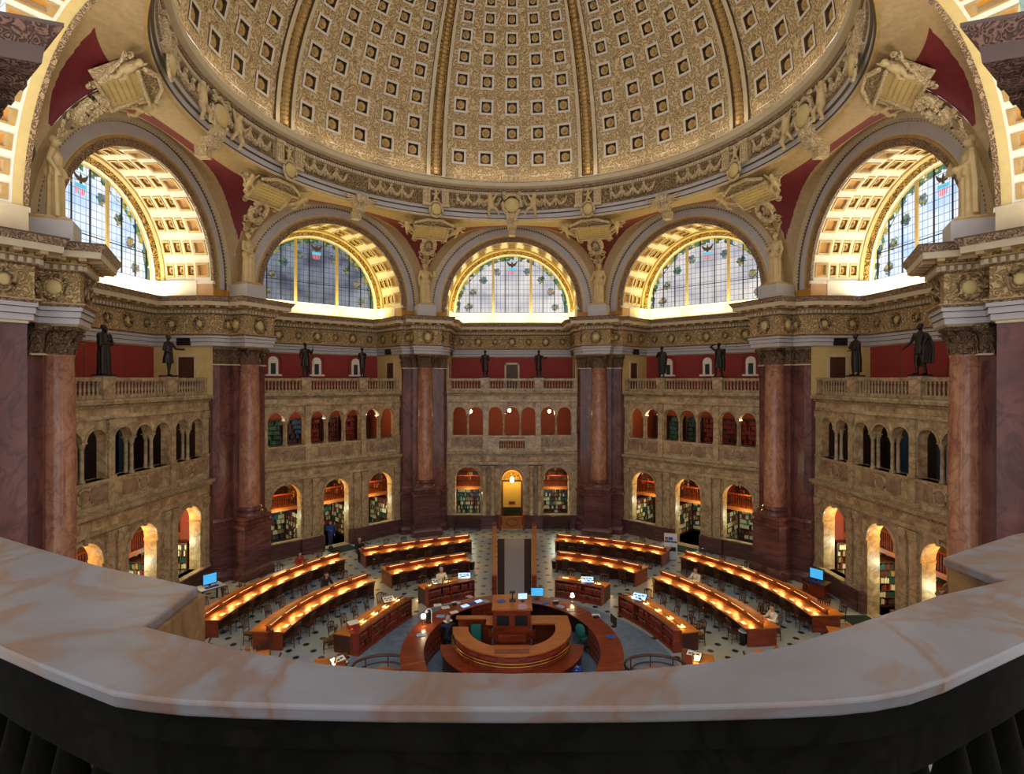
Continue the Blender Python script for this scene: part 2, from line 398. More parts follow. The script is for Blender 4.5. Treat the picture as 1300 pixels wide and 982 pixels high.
def leaf(mb, x, y, z, a, h, w, out):
    """acanthus leaf: rises from (x,y,z) and curls over outwards; outward is the right hand of direction a"""
    n = Vector((math.sin(a), -math.cos(a), 0)); t = Vector((math.cos(a), math.sin(a), 0)); o = Vector((x, y, z))
    rows = []
    for f, ho, ww in ((0, 0, .8), (.4, .12, 1), (.75, .3, .8), (.95, .8, .5), (.85, 1.05, .2)):
        c = o+Vector((0, 0, h*f))+n*out*ho; rows.append([c-t*w*ww/2+n*.01, c+n*.05, c+t*w*ww/2+n*.01])
    ids = [[mb.V(p) for p in r] for r in rows]
    for i in range(4):
        for k in range(2): mb.face([ids[i][k], ids[i][k+1], ids[i+1][k+1], ids[i+1][k]])

def arch_tile(mb, ua, ub, za, zb, uc, hw, zs, zsill, w, th, mat, jamb, left=True, right=True, seg=14, back=True):
    """a panel of wall with one round-headed opening cut right through it"""
    for ww in ((w, w+th) if back else (w,)):
        mb.mat(mat)
        if zsill > za: mb.quad((ua, ww, za), (ub, ww, za), (ub, ww, zsill), (ua, ww, zsill))
        if left: mb.quad((ua, ww, zsill), (uc-hw, ww, zsill), (uc-hw, ww, zs), (ua, ww, zs))
        if right: mb.quad((uc+hw, ww, zsill), (ub, ww, zsill), (ub, ww, zs), (uc+hw, ww, zs))
        prev = None
        for k in range(seg+1):
            an = PI-PI*k/seg; x = uc+hw*math.cos(an); z = zs+hw*math.sin(an)
            q = k/seg
            # boundary point walks up the left side, along the top and down the right side
            if q < .25: bx, bz = ua, zs+(zb-zs)*q/.25
            elif q > .75: bx, bz = ub, zs+(zb-zs)*(1-q)/.25
            else: bx, bz = ua+(ub-ua)*(q-.25)/.5, zb
            if prev:
                if k > 1 and prev[4] < .25 <= q and abs(prev[4]-.25) > 1e-6: mb.poly([(prev[0], ww, prev[1]), (x, ww, z), (bx, ww, bz), (ua, ww, zb), (prev[2], ww, prev[3])])
                elif prev[4] < .75 < q: mb.poly([(prev[0], ww, prev[1]), (x, ww, z), (bx, ww, bz), (ub, ww, zb), (prev[2], ww, prev[3])])
                else: mb.quad((prev[0], ww, prev[1]), (x, ww, z), (bx, ww, bz), (prev[2], ww, prev[3]))
            prev = (x, z, bx, bz, q)
    mb.mat(jamb); pts = [(uc+hw*math.cos(PI-PI*k/seg), zs+hw*math.sin(PI-PI*k/seg)) for k in range(seg+1)]
    if left: pts = [(uc-hw, zsill)]+pts
    if right: pts = pts+[(uc+hw, zsill)]
    for (x0, z0), (x1, z1) in zip(pts, pts[1:]): mb.quad((x0, w, z0), (x0, w+th, z0), (x1, w+th, z1), (x1, w, z1))
    mb.quad((uc-hw, w, zsill), (uc+hw, w, zsill), (uc+hw, w+th, zsill), (uc-hw, w+th, zsill))
def arch_band(mb, uc, zs, r0, r1, w0, w1, mat, seg=18, a0=0, a1=PI):
    """raised ring moulding round an arch head"""
    mb.mat(mat); pr = [(r0, w1), (r0, w0), (r1, w0), (r1, w1)]; rows = []
    for k in range(seg+1):
        a = a0+(a1-a0)*k/seg; rows.append([mb.V((uc+r*math.cos(a), w, zs+r*math.sin(a))) for r, w in pr])
    for i in range(seg):
        for j in range(3): mb.face([rows[i][j], rows[i+1][j], rows[i+1][j+1], rows[i][j+1]])
    mb.face(rows[0]); mb.face(rows[-1][::-1])
def coffer(mb, Mp, a0, a1, b0, b1, ca0, ca1, cb0, cb1, mats, depth=.16, ros=True, step=.05, curve=2):
    """cell [a0,a1]x[b0,b1] of a curved surface Mp(a,b,h) with a stepped square coffer sunk in it; mats: ground, frame, sides, panel, rosette"""
    def rect(x0, x1, y0, y1, h): return [mb.V(Mp(x0, y0, h)), mb.V(Mp(x1, y0, h)), mb.V(Mp(x1, y1, h)), mb.V(Mp(x0, y1, h))]
    def ring(A, B):
        for i in range(4): j = (i+1) % 4; mb.face([A[i], A[j], B[j], B[i]])
    da, db = (ca1-ca0), (cb1-cb0)
    R0 = rect(a0, a1, b0, b1, 0); R1 = rect(ca0, ca1, cb0, cb1, 0); mb.mat(mats[0]); ring(R0, R1)
    R1b = rect(ca0, ca1, cb0, cb1, -step); mb.mat(mats[2]); ring(R1, R1b)
    f = .15; R2 = rect(ca0+da*f, ca1-da*f, cb0+db*f, cb1-db*f, -step); mb.mat(mats[1]); ring(R1b, R2)
    R3 = rect(ca0+da*(f+.02), ca1-da*(f+.02), cb0+db*(f+.02), cb1-db*(f+.02), depth); mb.mat(mats[2]); ring(R2, R3)
    mb.mat(mats[3]); mb.face(R3)
    if ros:
        mb.mat(mats[4]); ca, cb = (ca0+ca1)/2, (cb0+cb1)/2; n = 12
        for rr, hh, r2, h2 in ((.3, depth, .26, depth*.3), (.26, depth*.3, .12, depth*.5), (.12, depth*.5, .06, -.0)):
            A = [mb.V(Mp(ca+da*rr*(1+.08*(k % 2))*math.cos(2*PI*k/n), cb+db*rr*(1+.08*(k % 2))*math.sin(2*PI*k/n), hh)) for k in range(n)]
            B = [mb.V(Mp(ca+da*r2*math.cos(2*PI*k/n), cb+db*r2*math.sin(2*PI*k/n), h2)) for k in range(n)]
            for k in range(n): j = (k+1) % n; mb.face([A[k], A[j], B[j], B[k]])
        mb.face(B)

# ---- floor and ground
m = MB().mat('floor_mosaic'); m.quad((-20, -24, 0), (20, -24, 0), (20, 22, 0), (-20, 22, 0)); m.build('floor', angle=0)['kind'] = 'structure'

# ---- piers, with their engaged columns and capitals
def build_pier(c):
    root = thing('wall_pier', None, 'massive dark red marble pier with one engaged column, ' + {1: 'nearest on the left', 2: 'second on the left', 3: 'left of the entrance bay', 4: 'right of the entrance bay', 5: 'second on the right', 6: 'nearest on the right'}[c], 'pier', 'marble piers of the hall', 'structure')
    sh = pier_pts(c, 'shaft'); back = [W2(BAYS[c], -HW, 5.6), W2(BAYS[c-1], HW, 5.6)]
    m = MB().mat('marble_red'); m.prism(sh+back, 0, 12.45)
    mit = miters(sh)
    m.build('pier_body', root, angle=0)
    fr = pier_pts(c, 'front'); fm = miters(fr); m = MB()
    sweep(m, fr, fm, [(.0, 3.35, 'marble_red'), (.06, 3.3, 'marble_red'), (.1, 3.18, 'marble_red'), (.02, 3.12, 'marble_red'), (.02, 2.98, 'marble_red'), (.16, 2.9, 'marble_red'), (.16, 2.76, 'marble_purple'), (.06, 2.7, 'marble_purple'),
                      (.06, .55, 'marble_purple'), (.16, .45, 'marble_purple'), (.2, .3, 'marble_purple'), (.2, 0, 'marble_purple')])
    m.prism([PR(c, *q) for q in ((-.8, -.3), (-.8, -1.4), (.8, -1.4), (.8, -.3))], 3.2, 3.36)
    fixn(m.build('pedestal', root))
    m = MB().mat('marble_red')
    cx, cy = PR(c, 0, -.75); Mc = Matrix.Translation((cx, cy, 0))
    m.lathe([(.74, 3.3), (.74, 3.42), (.7, 3.5), (.62, 3.55), (.62, 3.6), (.68, 3.66), (.66, 3.74), (.57, 3.82)], seg=28)
    m.mat('marble_salmon'); m.lathe([(.56, 3.8), (.555, 6), (.54, 9), (.49, 11.4), (.52, 11.45), (.52, 11.52), (.49, 11.55)], seg=32)
    m.build('column_shaft', root, Mc)
    m = MB().mat('capital'); m.lathe([(.49, 11.55), (.5, 12.0), (.6, 12.25), (.78, 12.32)], seg=24)
    for row, (z, h, n, o, r) in enumerate(((11.55, .42, 10, .2, .5), (11.72, .52, 10, .26, .52))):
        for k in range(n):
            a = 2*PI*(k+row*.5)/n; leaf(m, r*math.cos(a), r*math.sin(a), z, a+PI/2, h, .28, o)
    Rz = math.atan2(RAD[c].y, RAD[c].x)
    for k in range(4):
        a = Rz+PI/4+k*PI/2; p = Vector((.74*math.cos(a), .74*math.sin(a), 12.17)); t = Vector((-math.sin(a), math.cos(a), 0))
        o = Vector((math.cos(a), math.sin(a), 0))
        m.tube([p+o*(.13*(1-q*.8)*math.cos(q*9))+Vector((0, 0, .13*(1-q*.8)*math.sin(q*9))) for q in [i/14 for i in range(15)]], .06, 6)
    m.box((0, 0, 12.38), (1.36, 1.36, .14), Rz)
    m.build('capital', root, Mc)
    # flat capitals along the pier faces
    m = MB().mat('capital')
    def lf(x, y, a): leaf(m, x, y, 11.55, a, .42, .24, .2); leaf(m, x, y, 11.75, a, .5, .2, .24)
    along(sh, mit, 0, len(sh)-1, .3, .04, lf, .2)
    sweep(m, sh, mit, [(.0, 11.46, 'marble_red'), (.07, 11.48, 'cream'), (.07, 11.54, 'capital'), (.03, 11.56, 'capital'), (.05, 12.15, 'capital'), (.2, 12.3, 'capital'), (.2, 12.45, 'capital'), (0, 12.45, 'capital')])
    m.build('pilaster_capital', root)
    # the entablature breaking forward over the column
    m = MB(); i0, i1 = entown[c-1]; ent_piece(m, i0-1 if c > 1 else i0-1, i1+1)
    m.mat('cream'); m.prism(fr+back, 12.44, 15.02)
    x, y = PR(c, 0, -1.58); medallion(m, x, y, 13.64, math.atan2(-RAD[c].x, RAD[c].y)+0, .4)
    for sgn in (-1, 1):
        x, y = PR(c, sgn*.98, -.9); R = RAD[c]; medallion(m, x, y, 13.64, math.atan2(R.y, R.x)+(0 if sgn < 0 else PI), .38)
        x, y = PR(c, sgn*1.15, -.53); medallion(m, x, y, 13.64, math.atan2(-R.x, R.y), .26)
    for bb, sgn in ((BAYS[c-1], 1), (BAYS[c], -1)):
        for ww in (1.1, 2.6):
            x, y = W2(bb, sgn*(HW-.18), ww); medallion(m, x, y, 13.64, math.atan2(bb.N.y, bb.N.x)+(PI if sgn > 0 else 0), .3)
    m.build('pier_entablature', root)
    # statue pedestal and arch imposts above the cornice
    m = MB().mat('bluegrey'); R = RAD[c]; an = math.atan2(R.y, R.x)+PI/2
    x, y = PR(c, 0, -.65); m.box((x, y, 15.45), (1.25, 1.35, .86), an); m.box((x, y, 15.06), (1.35, 1.45, .12), an); m.mat('gold'); m.box((x, y, 15.92), (1.1, 1.2, .1), an)
    m.build('statue_pedestal', root)
    return root
for c in range(1, 7): build_pier(c)

# ---- bays
BOOKS = MB()      # the books deep in the alcoves, beyond counting
bkm = ['bk_red', 'bk_brown', 'bk_red', 'bk_brown', 'bk_tan', 'bk_green', 'bk_blue', 'bk_cream', 'bk_red']
def bookcase(b, u, w, z, wd, ht, cols, label, group, n=None, dep=.35, parts=True):
    M = b.M @ Matrix.Translation((u, w, z)); m = MB().mat('wood_dark')
    root = thing('bookcase', M, label, 'bookcase', group)
    m.b2(-wd/2, -wd/2+.05, -dep, 0, 0, ht); m.b2(wd/2-.05, wd/2, -dep, 0, 0, ht); m.b2(-wd/2, wd/2, -.03, 0, 0, ht); m.b2(-wd/2, wd/2, -dep-.02, 0, ht-.06, ht); m.b2(-wd/2, wd/2, -dep, 0, 0, .1)
    m.build('carcass', root, angle=0)
    n = n or max(2, int(ht/.34)); st = (ht-.15)/n
    s = MB().mat('wood_door')
    for k in range(n): s.b2(-wd/2+.05, wd/2-.05, -dep+.02, -.03, .1+k*st-.02, .1+k*st)
    s.build('shelf_board', root, angle=0)
    old = BOOKS.M; BOOKS.M = M
    for k in range(n):
        x = -wd/2+.06
        run = random.choice(cols)
        while x < wd/2-.12:
            if random.random() < .06: x += .12; continue
            g = random.uniform(.035, .1); h = st*random.uniform(.62, .85)
            if random.random() < .5: run = random.choice(cols)
            BOOKS.mat(run); x1 = min(x+g, wd/2-.06)
            d0 = -dep+.05+random.uniform(0, .06)
            BOOKS.b2(x, x1-.008, d0, d0+.2, .1+k*st, .1+k*st+h); x = x1
    BOOKS.M = old
    return root
def globe(b, u, w, z, label):
    M = b.M @ Matrix.Translation((u, w, z)); r = thing('globe_lamp', M, label, 'lamp', 'globe lamps in the arcades')
    m = MB().mat('lamp_globe'); m.ball((0, 0, 0), .13, 12); m.build('globe', r)
    m = MB().mat('brass'); m.lathe([(.05, .11), (.07, .14), (.02, .18), (.015, .55), (.06, .58)], seg=8); m.build('stem', r)
    lightobj('globe_light', 'POINT', Matrix.Translation((0, -.2, -.2)), 26, (1, .72, .4), r, shadow_soft_size=.12)

def cell_side(b, mb, u0, u1, w0, w1, z0, z1, mats):
    """floor, ceiling, back and two side walls of a room behind the arcade; mats: floor, ceiling, back, sides"""
    mb.mat(mats[0]); mb.quad((u0, w0, z0), (u1, w0, z0), (u1, w1, z0), (u0, w1, z0))
    mb.mat(mats[1]); mb.quad((u0, w0, z1), (u1, w0, z1), (u1, w1, z1), (u0, w1, z1))
    mb.mat(mats[2]); mb.quad((u0, w1, z0), (u1, w1, z0), (u1, w1, z1), (u0, w1, z1))
    mb.mat(mats[3])
    for u in (u0, u1): mb.quad((u, w0, z0), (u, w1, z0), (u, w1, z1), (u, w0, z1))
UP = [(-3.8, -4.4, -3.2, 1, 0), (-2.6, -3.2, -2.0, 0, 1), (-1.2, -1.8, -.6, 1, 0), (0, -.6, .6, 0, 0), (1.2, .6, 1.8, 0, 1), (2.6, 2.0, 3.2, 1, 0), (3.8, 3.2, 4.4, 0, 1)]
baluster_me = None
def baluster_mesh():
    m = MB().mat('marble_grey'); m.lathe([(.055, 0), (.055, .06), (.03, .09), (.06, .2), (.062, .27), (.028, .45), (.05, .49), (.05, .56)], seg=10); return m
def strip(mb, w, prof, u0=-HW, u1=HW):
    """a straight moulding across the bay: rows (out, z, mat)"""
    for (p0, z0, m0), (p1, z1, _) in zip(prof, prof[1:]):
        mb.mat(m0); mb.quad((u0, w-p0, z0), (u1, w-p0, z0), (u1, w-p1, z1), (u0, w-p1, z1))
    if prof[0][0] or True:
        for u in (u0, u1): mb.poly([(u, w-p, z) for p, z, _ in prof]+[(u, w, prof[-1][1]), (u, w, prof[0][1])])
def build_wall(b):
    nm = b.side; mt = 'marble_tan' if abs(b.i-3) == 2 else 'marble_tan'; central = b.i == 3; outer = abs(b.i-3) == 2
    root = thing('wall_'+nm, b.M, 'two storey veined marble arcade wall of the %s bay' % b.say, 'wall', None, 'structure')
    WA = .8; D = .58
    m = MB()
    lows = [(-4.7, -1.65, -3.2, .9), (-1.65, 1.65, 0, .85 if not central else .8), (1.65, 4.7, 3.2, .9)]
    for k, (ua, ub, uc, hw) in enumerate(lows):
        sill = 0.0 if k == 1 else .95
        arch_tile(m, ua, ub, 0 if k == 1 else .95, 4.66, uc, hw, 3.5, max(sill, .001), WA, D, mt, 'marble_tan')
        arch_band(m, uc, 3.5, hw, hw+.14, WA-.06, WA, 'marble_grey'); m.mat('marble_grey')
        m.b2(uc-hw-.14, uc-hw+.01, WA-.07, WA+D+.02, 3.38, 3.5); m.b2(uc+hw-.01, uc+hw+.14, WA-.07, WA+D+.02, 3.38, 3.5)
        m.box((uc, WA-.05, 3.5+hw+.1), (.16, .16, .34), 0, 1.25)
    m.build('lower_arcade', root)
    m = MB().mat('marble_purple')
    for ua, ub, uc, hw in lows:
        if uc: m.b2(ua, ub, WA-.1, WA+D+.05, 0, .95); m.b2(ua, ub, WA-.16, WA, 0, .18)
    m.mat('marble_purple'); m.b2(-1.7, -.87, WA-.26, WA+.3, 0, .95); m.b2(.87, 1.7, WA-.26, WA+.3, 0, .95); m.b2(-2.35, -1.15, WA-.3, WA, 0, .95); m.b2(1.15, 2.35, WA-.3, WA, 0, .95)
    m.mat('marble_grey'); m.b2(-HW, -1.15, WA-.2, WA+.1, .95, 1.02); m.b2(1.15, HW, WA-.2, WA+.1, .95, 1.02)
    m.build('dado', root, angle=0)
    for u in (-4.5, -1.98, -1.4, 1.4, 1.98, 4.5):
        m = MB()
        if central and abs(u) < 4:
            m.mat('marble_grey'); m.lathe([(.22, 1.0), (.22, 1.08), (.17, 1.16), (.17, 2), (.145, 4.1), (.16, 4.14), (.13, 4.16), (.2, 4.45), (.24, 4.47), (.24, 4.56)], (u, WA-.3, 0), 18)
            m.build('column', root)
        else:
            m.mat('marble_grey'); m.b2(u-.2, u+.2, WA-.12, WA, 1.2, 4.2); m.b2(u-.25, u+.25, WA-.17, WA, 1.0, 1.12); m.b2(u-.22, u+.22, WA-.145, WA, 1.12, 1.2)
            m.mat('marble_grey'); m.box((u, WA-.08, 4.4), (.42, .18, .4), 0, 1.25)
            m.build('pilaster', root, angle=0)
    m = MB(); mg = 'marble_grey'
    pr = [(0, 4.6, mg), (.13, 4.62, mg), (.13, 4.82, mg), (.17, 4.83, mt), (.14, 4.86, mt), (.14, 5.2, mg), (.2, 5.24, mg), (.2, 5.34, mg), (.42, 5.38, mg), (.46, 5.5, mg), (.46, 5.54, mg), (0, 5.56, mg)]
    if central:
        strip(m, WA-.16, pr, -2.35, 2.35)
        m.mat(mg); m.b2(-2.35, 2.35, WA-.16, WA, 4.6, 5.5)
    strip(m, WA, pr)
    m.mat(mg)
    for k in range(78): u = -4.64+k*.1206; m.b2(u-.03, u+.03, WA-.29-(0.16 if central and abs(u) < 2.3 else 0), WA-.18, 5.24, 5.34)
    m.build('lower_cornice', root, angle=0)
    # parapet zone between the storeys, with roundels
    m = MB().mat(mt)
    for u0, u1 in ((-4.7, -.9), (.9, 4.7)) if central else ((-4.7, 4.7),): m.b2(u0, u1, WA, WA+D, 5.5, 6.66)
    if central:
        m.b2(-.9, .9, WA+.1, WA+D, 5.5, 5.72); m.mat(mg); m.b2(-2.1, -.9, WA-.4, WA+.1, 5.5, 6.72); m.b2(.9, 2.1, WA-.4, WA+.1, 5.5, 6.72); m.b2(-2.1, 2.1, WA-.45, WA+.1, 6.56, 6.72); m.b2(-2.1, 2.1, WA-.45, WA+.1, 5.5, 5.66)
    m.mat(mg); m.b2(-4.7, 4.7, WA-.08, WA+D+.02, 6.6, 6.72); m.b2(-4.7, 4.7, WA-.06, WA, 5.56, 5.75)
    for uc in (-4.55, -1.9, 1.9, 4.55):
        if not (central and abs(uc) < 2): m.b2(uc-.16, uc+.16, WA-.1, WA, 5.56, 6.66)
    for uc in (-3.2, 0, 3.2):
        if central and uc == 0: continue
        for du in (-.78, .78): m.mat('marble_panel'); m.b2(uc+du-.42, uc+du+.42, WA-.03, WA, 5.88, 6.48)
        m.mat('marble_grey'); m.tube([(uc+.3*math.cos(2*PI*k/20), WA-.02, 6.18+.3*math.sin(2*PI*k/20)) for k in range(21)], .05, 6, False)
        m.mat('marble_panel')
        m.poly([(uc+.26*math.cos(2*PI*k/16), WA-.025, 6.18+.26*math.sin(2*PI*k/16)) for k in range(16)])
    m.build('gallery_parapet', root)
    # upper arcade
    m = MB()
    for uc, ua, ub, L, R in UP:
        arch_tile(m, ua, ub, 6.7, 9.15, uc, .5, 8.24, 6.72, WA, .4, mt, mt, bool(L), bool(R), 12)
        arch_band(m, uc, 8.24, .5, .585, WA-.05, WA, mg, 14)
    m.mat(mt)
    for u0, u1 in ((-4.7, -4.4), (-2.0, -1.8), (1.8, 2.0), (4.4, 4.7)): m.b2(u0, u1, WA, WA+.4, 6.66, 9.15)
    m.mat(mg)
    for u in (-4.5, -1.9, 1.9, 4.5): m.b2(u-.16, u+.16, WA-.1, WA, 6.7, 8.75); m.b2(u-.2, u+.2, WA-.15, WA, 8.75, 9.1); m.b2(u-.2, u+.2, WA-.14, WA, 6.72, 6.84)
    m.build('upper_arcade', root)
    for u in (-3.2, -.6, .6, 3.2):
        for ww in (WA+.08, WA+.33):
            m = MB().mat(mg); m.lathe([(.12, 6.72), (.12, 6.78), (.085, 6.83), (.08, 7.0), (.07, 7.98), (.08, 8.0), (.13, 8.17), (.14, 8.25)], (u, ww, 0), 12); m.box((u, ww, 8.25), (.27, .27, .05)); m.build('colonnette', root)
    m = MB()
    strip(m, WA, [(0, 9.1, mg), (.1, 9.12, mg), (.1, 9.28, mt), (.07, 9.3, mt), (.07, 9.55, mg), (.14, 9.6, mg), (.14, 9.68, mg), (.32, 9.72, mg), (.36, 9.84, mg), (.3, 9.92, mg), (0, 9.93, mg)])
    m.mat(mg)
    for k in range(94): u = -4.65+k*.1; m.b2(u-.025, u+.025, WA-.21, WA-.13, 9.6, 9.68)
    m.b2(-HW, HW, WA, W1, 9.55, 9.7)
    m.build('upper_cornice', root, angle=0)
    # rooms behind the arcades
    m = MB(); z1 = 5.3
    cell_side(b, m, -4.66, 4.66, WA+D, 4.6, 0.0, z1, ('mat_green' if central else 'floor_mosaic', 'alcove_red', 'alcove_red', 'alcove_red'))
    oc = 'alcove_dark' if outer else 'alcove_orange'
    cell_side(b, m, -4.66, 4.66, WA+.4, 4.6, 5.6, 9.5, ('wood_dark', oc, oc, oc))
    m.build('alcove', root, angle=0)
    # red gallery wall, its side returns
    m = MB().mat('red_wall'); m.quad((-HW, W1, 9.7), (HW, W1, 9.7), (HW, W1, 12.5), (-HW, W1, 12.5))
    m.mat('bead')
    for u in (-2.6, .2, 2.6): m.b2(u-.015, u+.015, W1-.01, W1, 9.7, 12.45)
    m.mat('giltcream')
    for u, s in ((-HW, 1), (HW, -1)):
        m.b2(min(u, u+s*.02), max(u, u+s*.02), W0, W1, 9.7, 12.45)
    m.build('gallery_wall', root, angle=0)
    for u, s in ((-HW, 1), (HW, -1)):
        m = MB().mat('cream'); x0, x1 = sorted((u+s*.02, u+s*.08))
        for w0, w1, a, c in ((1.35, 1.47, 9.7, 12.0), (2.33, 2.45, 9.7, 12.0), (1.35, 2.45, 11.9, 12.05)): m.b2(x0, x1, w0, w1, a, c)
        m.mat('wood_door'); x0, x1 = sorted((u+s*.02, u+s*.05)); m.b2(x0, x1, 1.47, 2.33, 9.7, 11.9)
        m.mat('black'); x0, x1 = sorted((u+s*.0, u+s*.25)); m.b2(x0, x1, 1.6, 2.3, 12.5, 12.9)
        m.build('side_door', root, angle=0)
    if central or outer:
        for uc in ((0,) if central else (-3.3*(1 if b.i < 3 else -1),)):
            m = MB().mat('cream'); m.b2(uc-.58, uc-.45, W1-.08, W1, 9.7, 12.0); m.b2(uc+.45, uc+.58, W1-.08, W1, 9.7, 12.0); m.b2(uc-.58, uc+.58, W1-.08, W1, 11.88, 12.02)
            m.mat('wood_door'); m.b2(uc-.45, uc+.45, W1-.04, W1, 9.7, 11.88)
            m.build('gallery_door', root, angle=0)
    else:
        for uc in (-2.9, 0, 2.9):
            m = MB(); arch_band(m, uc, 11.9, .5, .56, W1-.03, W1, 'red_field', 14); m.mat('red_field'); m.b2(uc-.56, uc-.5, W1-.03, W1, 11.05, 11.9); m.b2(uc+.5, uc+.56, W1-.03, W1, 11.05, 11.9)
            arch_band(m, uc, 11.9, .16, .32, W1-.06, W1, 'white', 14); m.mat('white'); m.b2(uc-.32, uc-.16, W1-.06, W1, 11.05, 11.9); m.b2(uc+.16, uc+.32, W1-.06, W1, 11.05, 11.9); m.b2(uc-.52, uc+.52, W1-.14, W1, 10.95, 11.07); m.b2(uc-.16, uc+.16, W1-.05, W1, 11.78, 12.05)
            m.mat('coffer_blue'); m.b2(uc-.17, uc+.17, W1-.035, W1, 11.07, 11.8)
            m.build('niche_window', root, angle=0)
    # main entablature across the back of the recess, cove wall above it
    m = MB(); i0, i1 = entown[b.i-1][1]+1, entown[b.i][0]-1
    mm = MB(); ent_piece(mm, i0, i1)
    Mi = b.M.inverted()
    for u in [-3.9+1.3*k for k in range(7)]:
        if abs(b.i-3) != 9:
            x, y = W2(b, u, W1-.18); medallion(mm, x, y, 13.64, math.atan2(b.T.y, b.T.x), .3 if round((u+3.9)/1.3) % 2 else .2)
    o = mm.build('recess_entablature', root, Mi)
    m = MB().mat('white')
    m.quad((-HW, W1-.25, 15.0), (HW, W1-.25, 15.0), (HW, W1-.02, 15.82), (-HW, W1-.02, 15.82)); m.b2(-HW, HW, W1-.1, W1+.1, 15.72, 15.86)
    for u, s in ((-HW, 1), (HW, -1)):
        x0, x1 = sorted((u, u+s*.05)); m.b2(x0, x1, 1.35, W1, 15.0, 15.86); x0, x1 = sorted((u, u+s*.1)); m.b2(x0, x1, 1.35, W1, 15.78, 15.9)
    m.build('cove_wall', root, angle=0)
    # imposts and archivolt
    build_arch(b, root, PI)
    # lights of the cove: a lamp strip laid on top of the cornice
    return root
def build_arch(b, root, amax, a_start=0):
    zs = 15.9; m = MB(); seg = 48
    # archivolt rings: r0, r1, front w, material
    rings = [(4.7, 5.02, .46, 'carv_brown'), (5.02, 5.12, .38, 'gold'), (5.12, 5.2, .42, 'cream'), (5.2, 5.62, .4, 'bluegrey'), (5.62, 5.72, .34, 'bead'), (5.72, 6.05, .28, 'cream')]
    for r0, r1, w, mt in rings:
        arch_band(m, 0, zs, r0, r1, w, W0+.1, mt, seg, a_start, amax)
        for s in (-1, 1):
            if s < 0 and amax < 3: continue
            x0, x1 = sorted((s*r0, s*min(r1, b.half+.05))); m.mat({'carv_brown': 'carv_brown'}.get(mt, mt)); m.b2(x0, x1, w, W0+.1, 15.55, zs); m.mat('orange_panel'); m.b2(x0, x1, w, W0+.1, 15.0, 15.55)
    # dentil bead round the arch
    m.mat('cream'); n = int(100*amax/PI)
    for k in range(n):
        a = a_start+(amax-a_start)*(k+.5)/n
        if a > amax: break
        old = m.M; m.M = Matrix.Translation((5.67*math.cos(a), .31, zs+5.67*math.sin(a))) @ Matrix.Rotation(-a, 4, 'Y'); m.box((0, 0, 0), (.08, .06, .09)); m.M = old
    m.build('archivolt', root)
    # soffit band, coffered vault
    m = MB()
    def cyl(mat, r0, w0, r1, w1):
        m.mat(mat)
        for k in range(seg):
            a, c = a_start+(amax-a_start)*k/seg, a_start+(amax-a_start)*(k+1)/seg
            m.quad((r0*math.cos(a), w0, zs+r0*math.sin(a)), (r0*math.cos(c), w0, zs+r0*math.sin(c)), (r1*math.cos(c), w1, zs+r1*math.sin(c)), (r1*math.cos(a), w1, zs+r1*math.sin(a)))
    w_s = .6 if amax > 3 else .85
    off = 0 if amax > 3 else .5
    cyl('gold', 4.7, .46, 4.72, .5); cyl('giltcream', 4.72, .5, 4.75, w_s); nA = 13
    for k in range(nA):
        a0, a1 = a_start+(amax-a_start)*k/nA, a_start+(amax-a_start)*(k+1)/nA; g = (a1-a0)*.17
        coffer(m, lambda a, w, h: ((4.75+h)*math.cos(a), w, zs+(4.75+h)*math.sin(a)), a0, a1, w_s, 1.5+off, a0+g, a1-g, w_s+.1, 1.4+off, ('white', 'gold', 'cream', 'orange_panel', 'gold'), .1, False)
    cyl('white', 4.75, 1.5+off, 4.93, 1.5+off)
    for k in range(nA):
        a0, a1 = a_start+(amax-a_start)*k/nA, a_start+(amax-a_start)*(k+1)/nA; g = (a1-a0)*.2
        for q in range(3):
            w0 = 1.5+off+q*(.567-off/3)
            coffer(m, lambda a, w, h: ((4.93+h)*math.cos(a), w, zs+(4.93+h)*math.sin(a)), a0, a1, w0, w0+.567-off/3, a0+g, a1-g, w0+.06, w0+.5-off/3, ('white', 'giltcream', 'gold', 'bead', 'gold'), .17, True)
    cyl('giltcream', 4.93, 3.2, 4.8, 3.2); cyl('giltcream', 4.8, 3.2, 4.74, 3.35); cyl('carv_gold', 4.74, 3.35, 4.5, 3.5); cyl('white', 4.5, 3.5, 4.42, 3.6); cyl('giltcream', 4.42, 3.6, 4.35, 3.66)
    m.build('coffered_vault', root)
    m = MB().mat('peach')
    for s in (-1, 1):
        if s < 0 and amax < 3: continue
        x0, x1 = sorted((s*4.69, s*4.8)); m.b2(x0, x1, W0, 1.4, 15.0, 15.75); m.mat('white'); x0, x1 = sorted((s*4.64, s*4.8)); m.b2(x0, x1, W0-.06, 1.42, 15.75, 15.9); m.mat('peach')
    m.build('impost', root, angle=0)
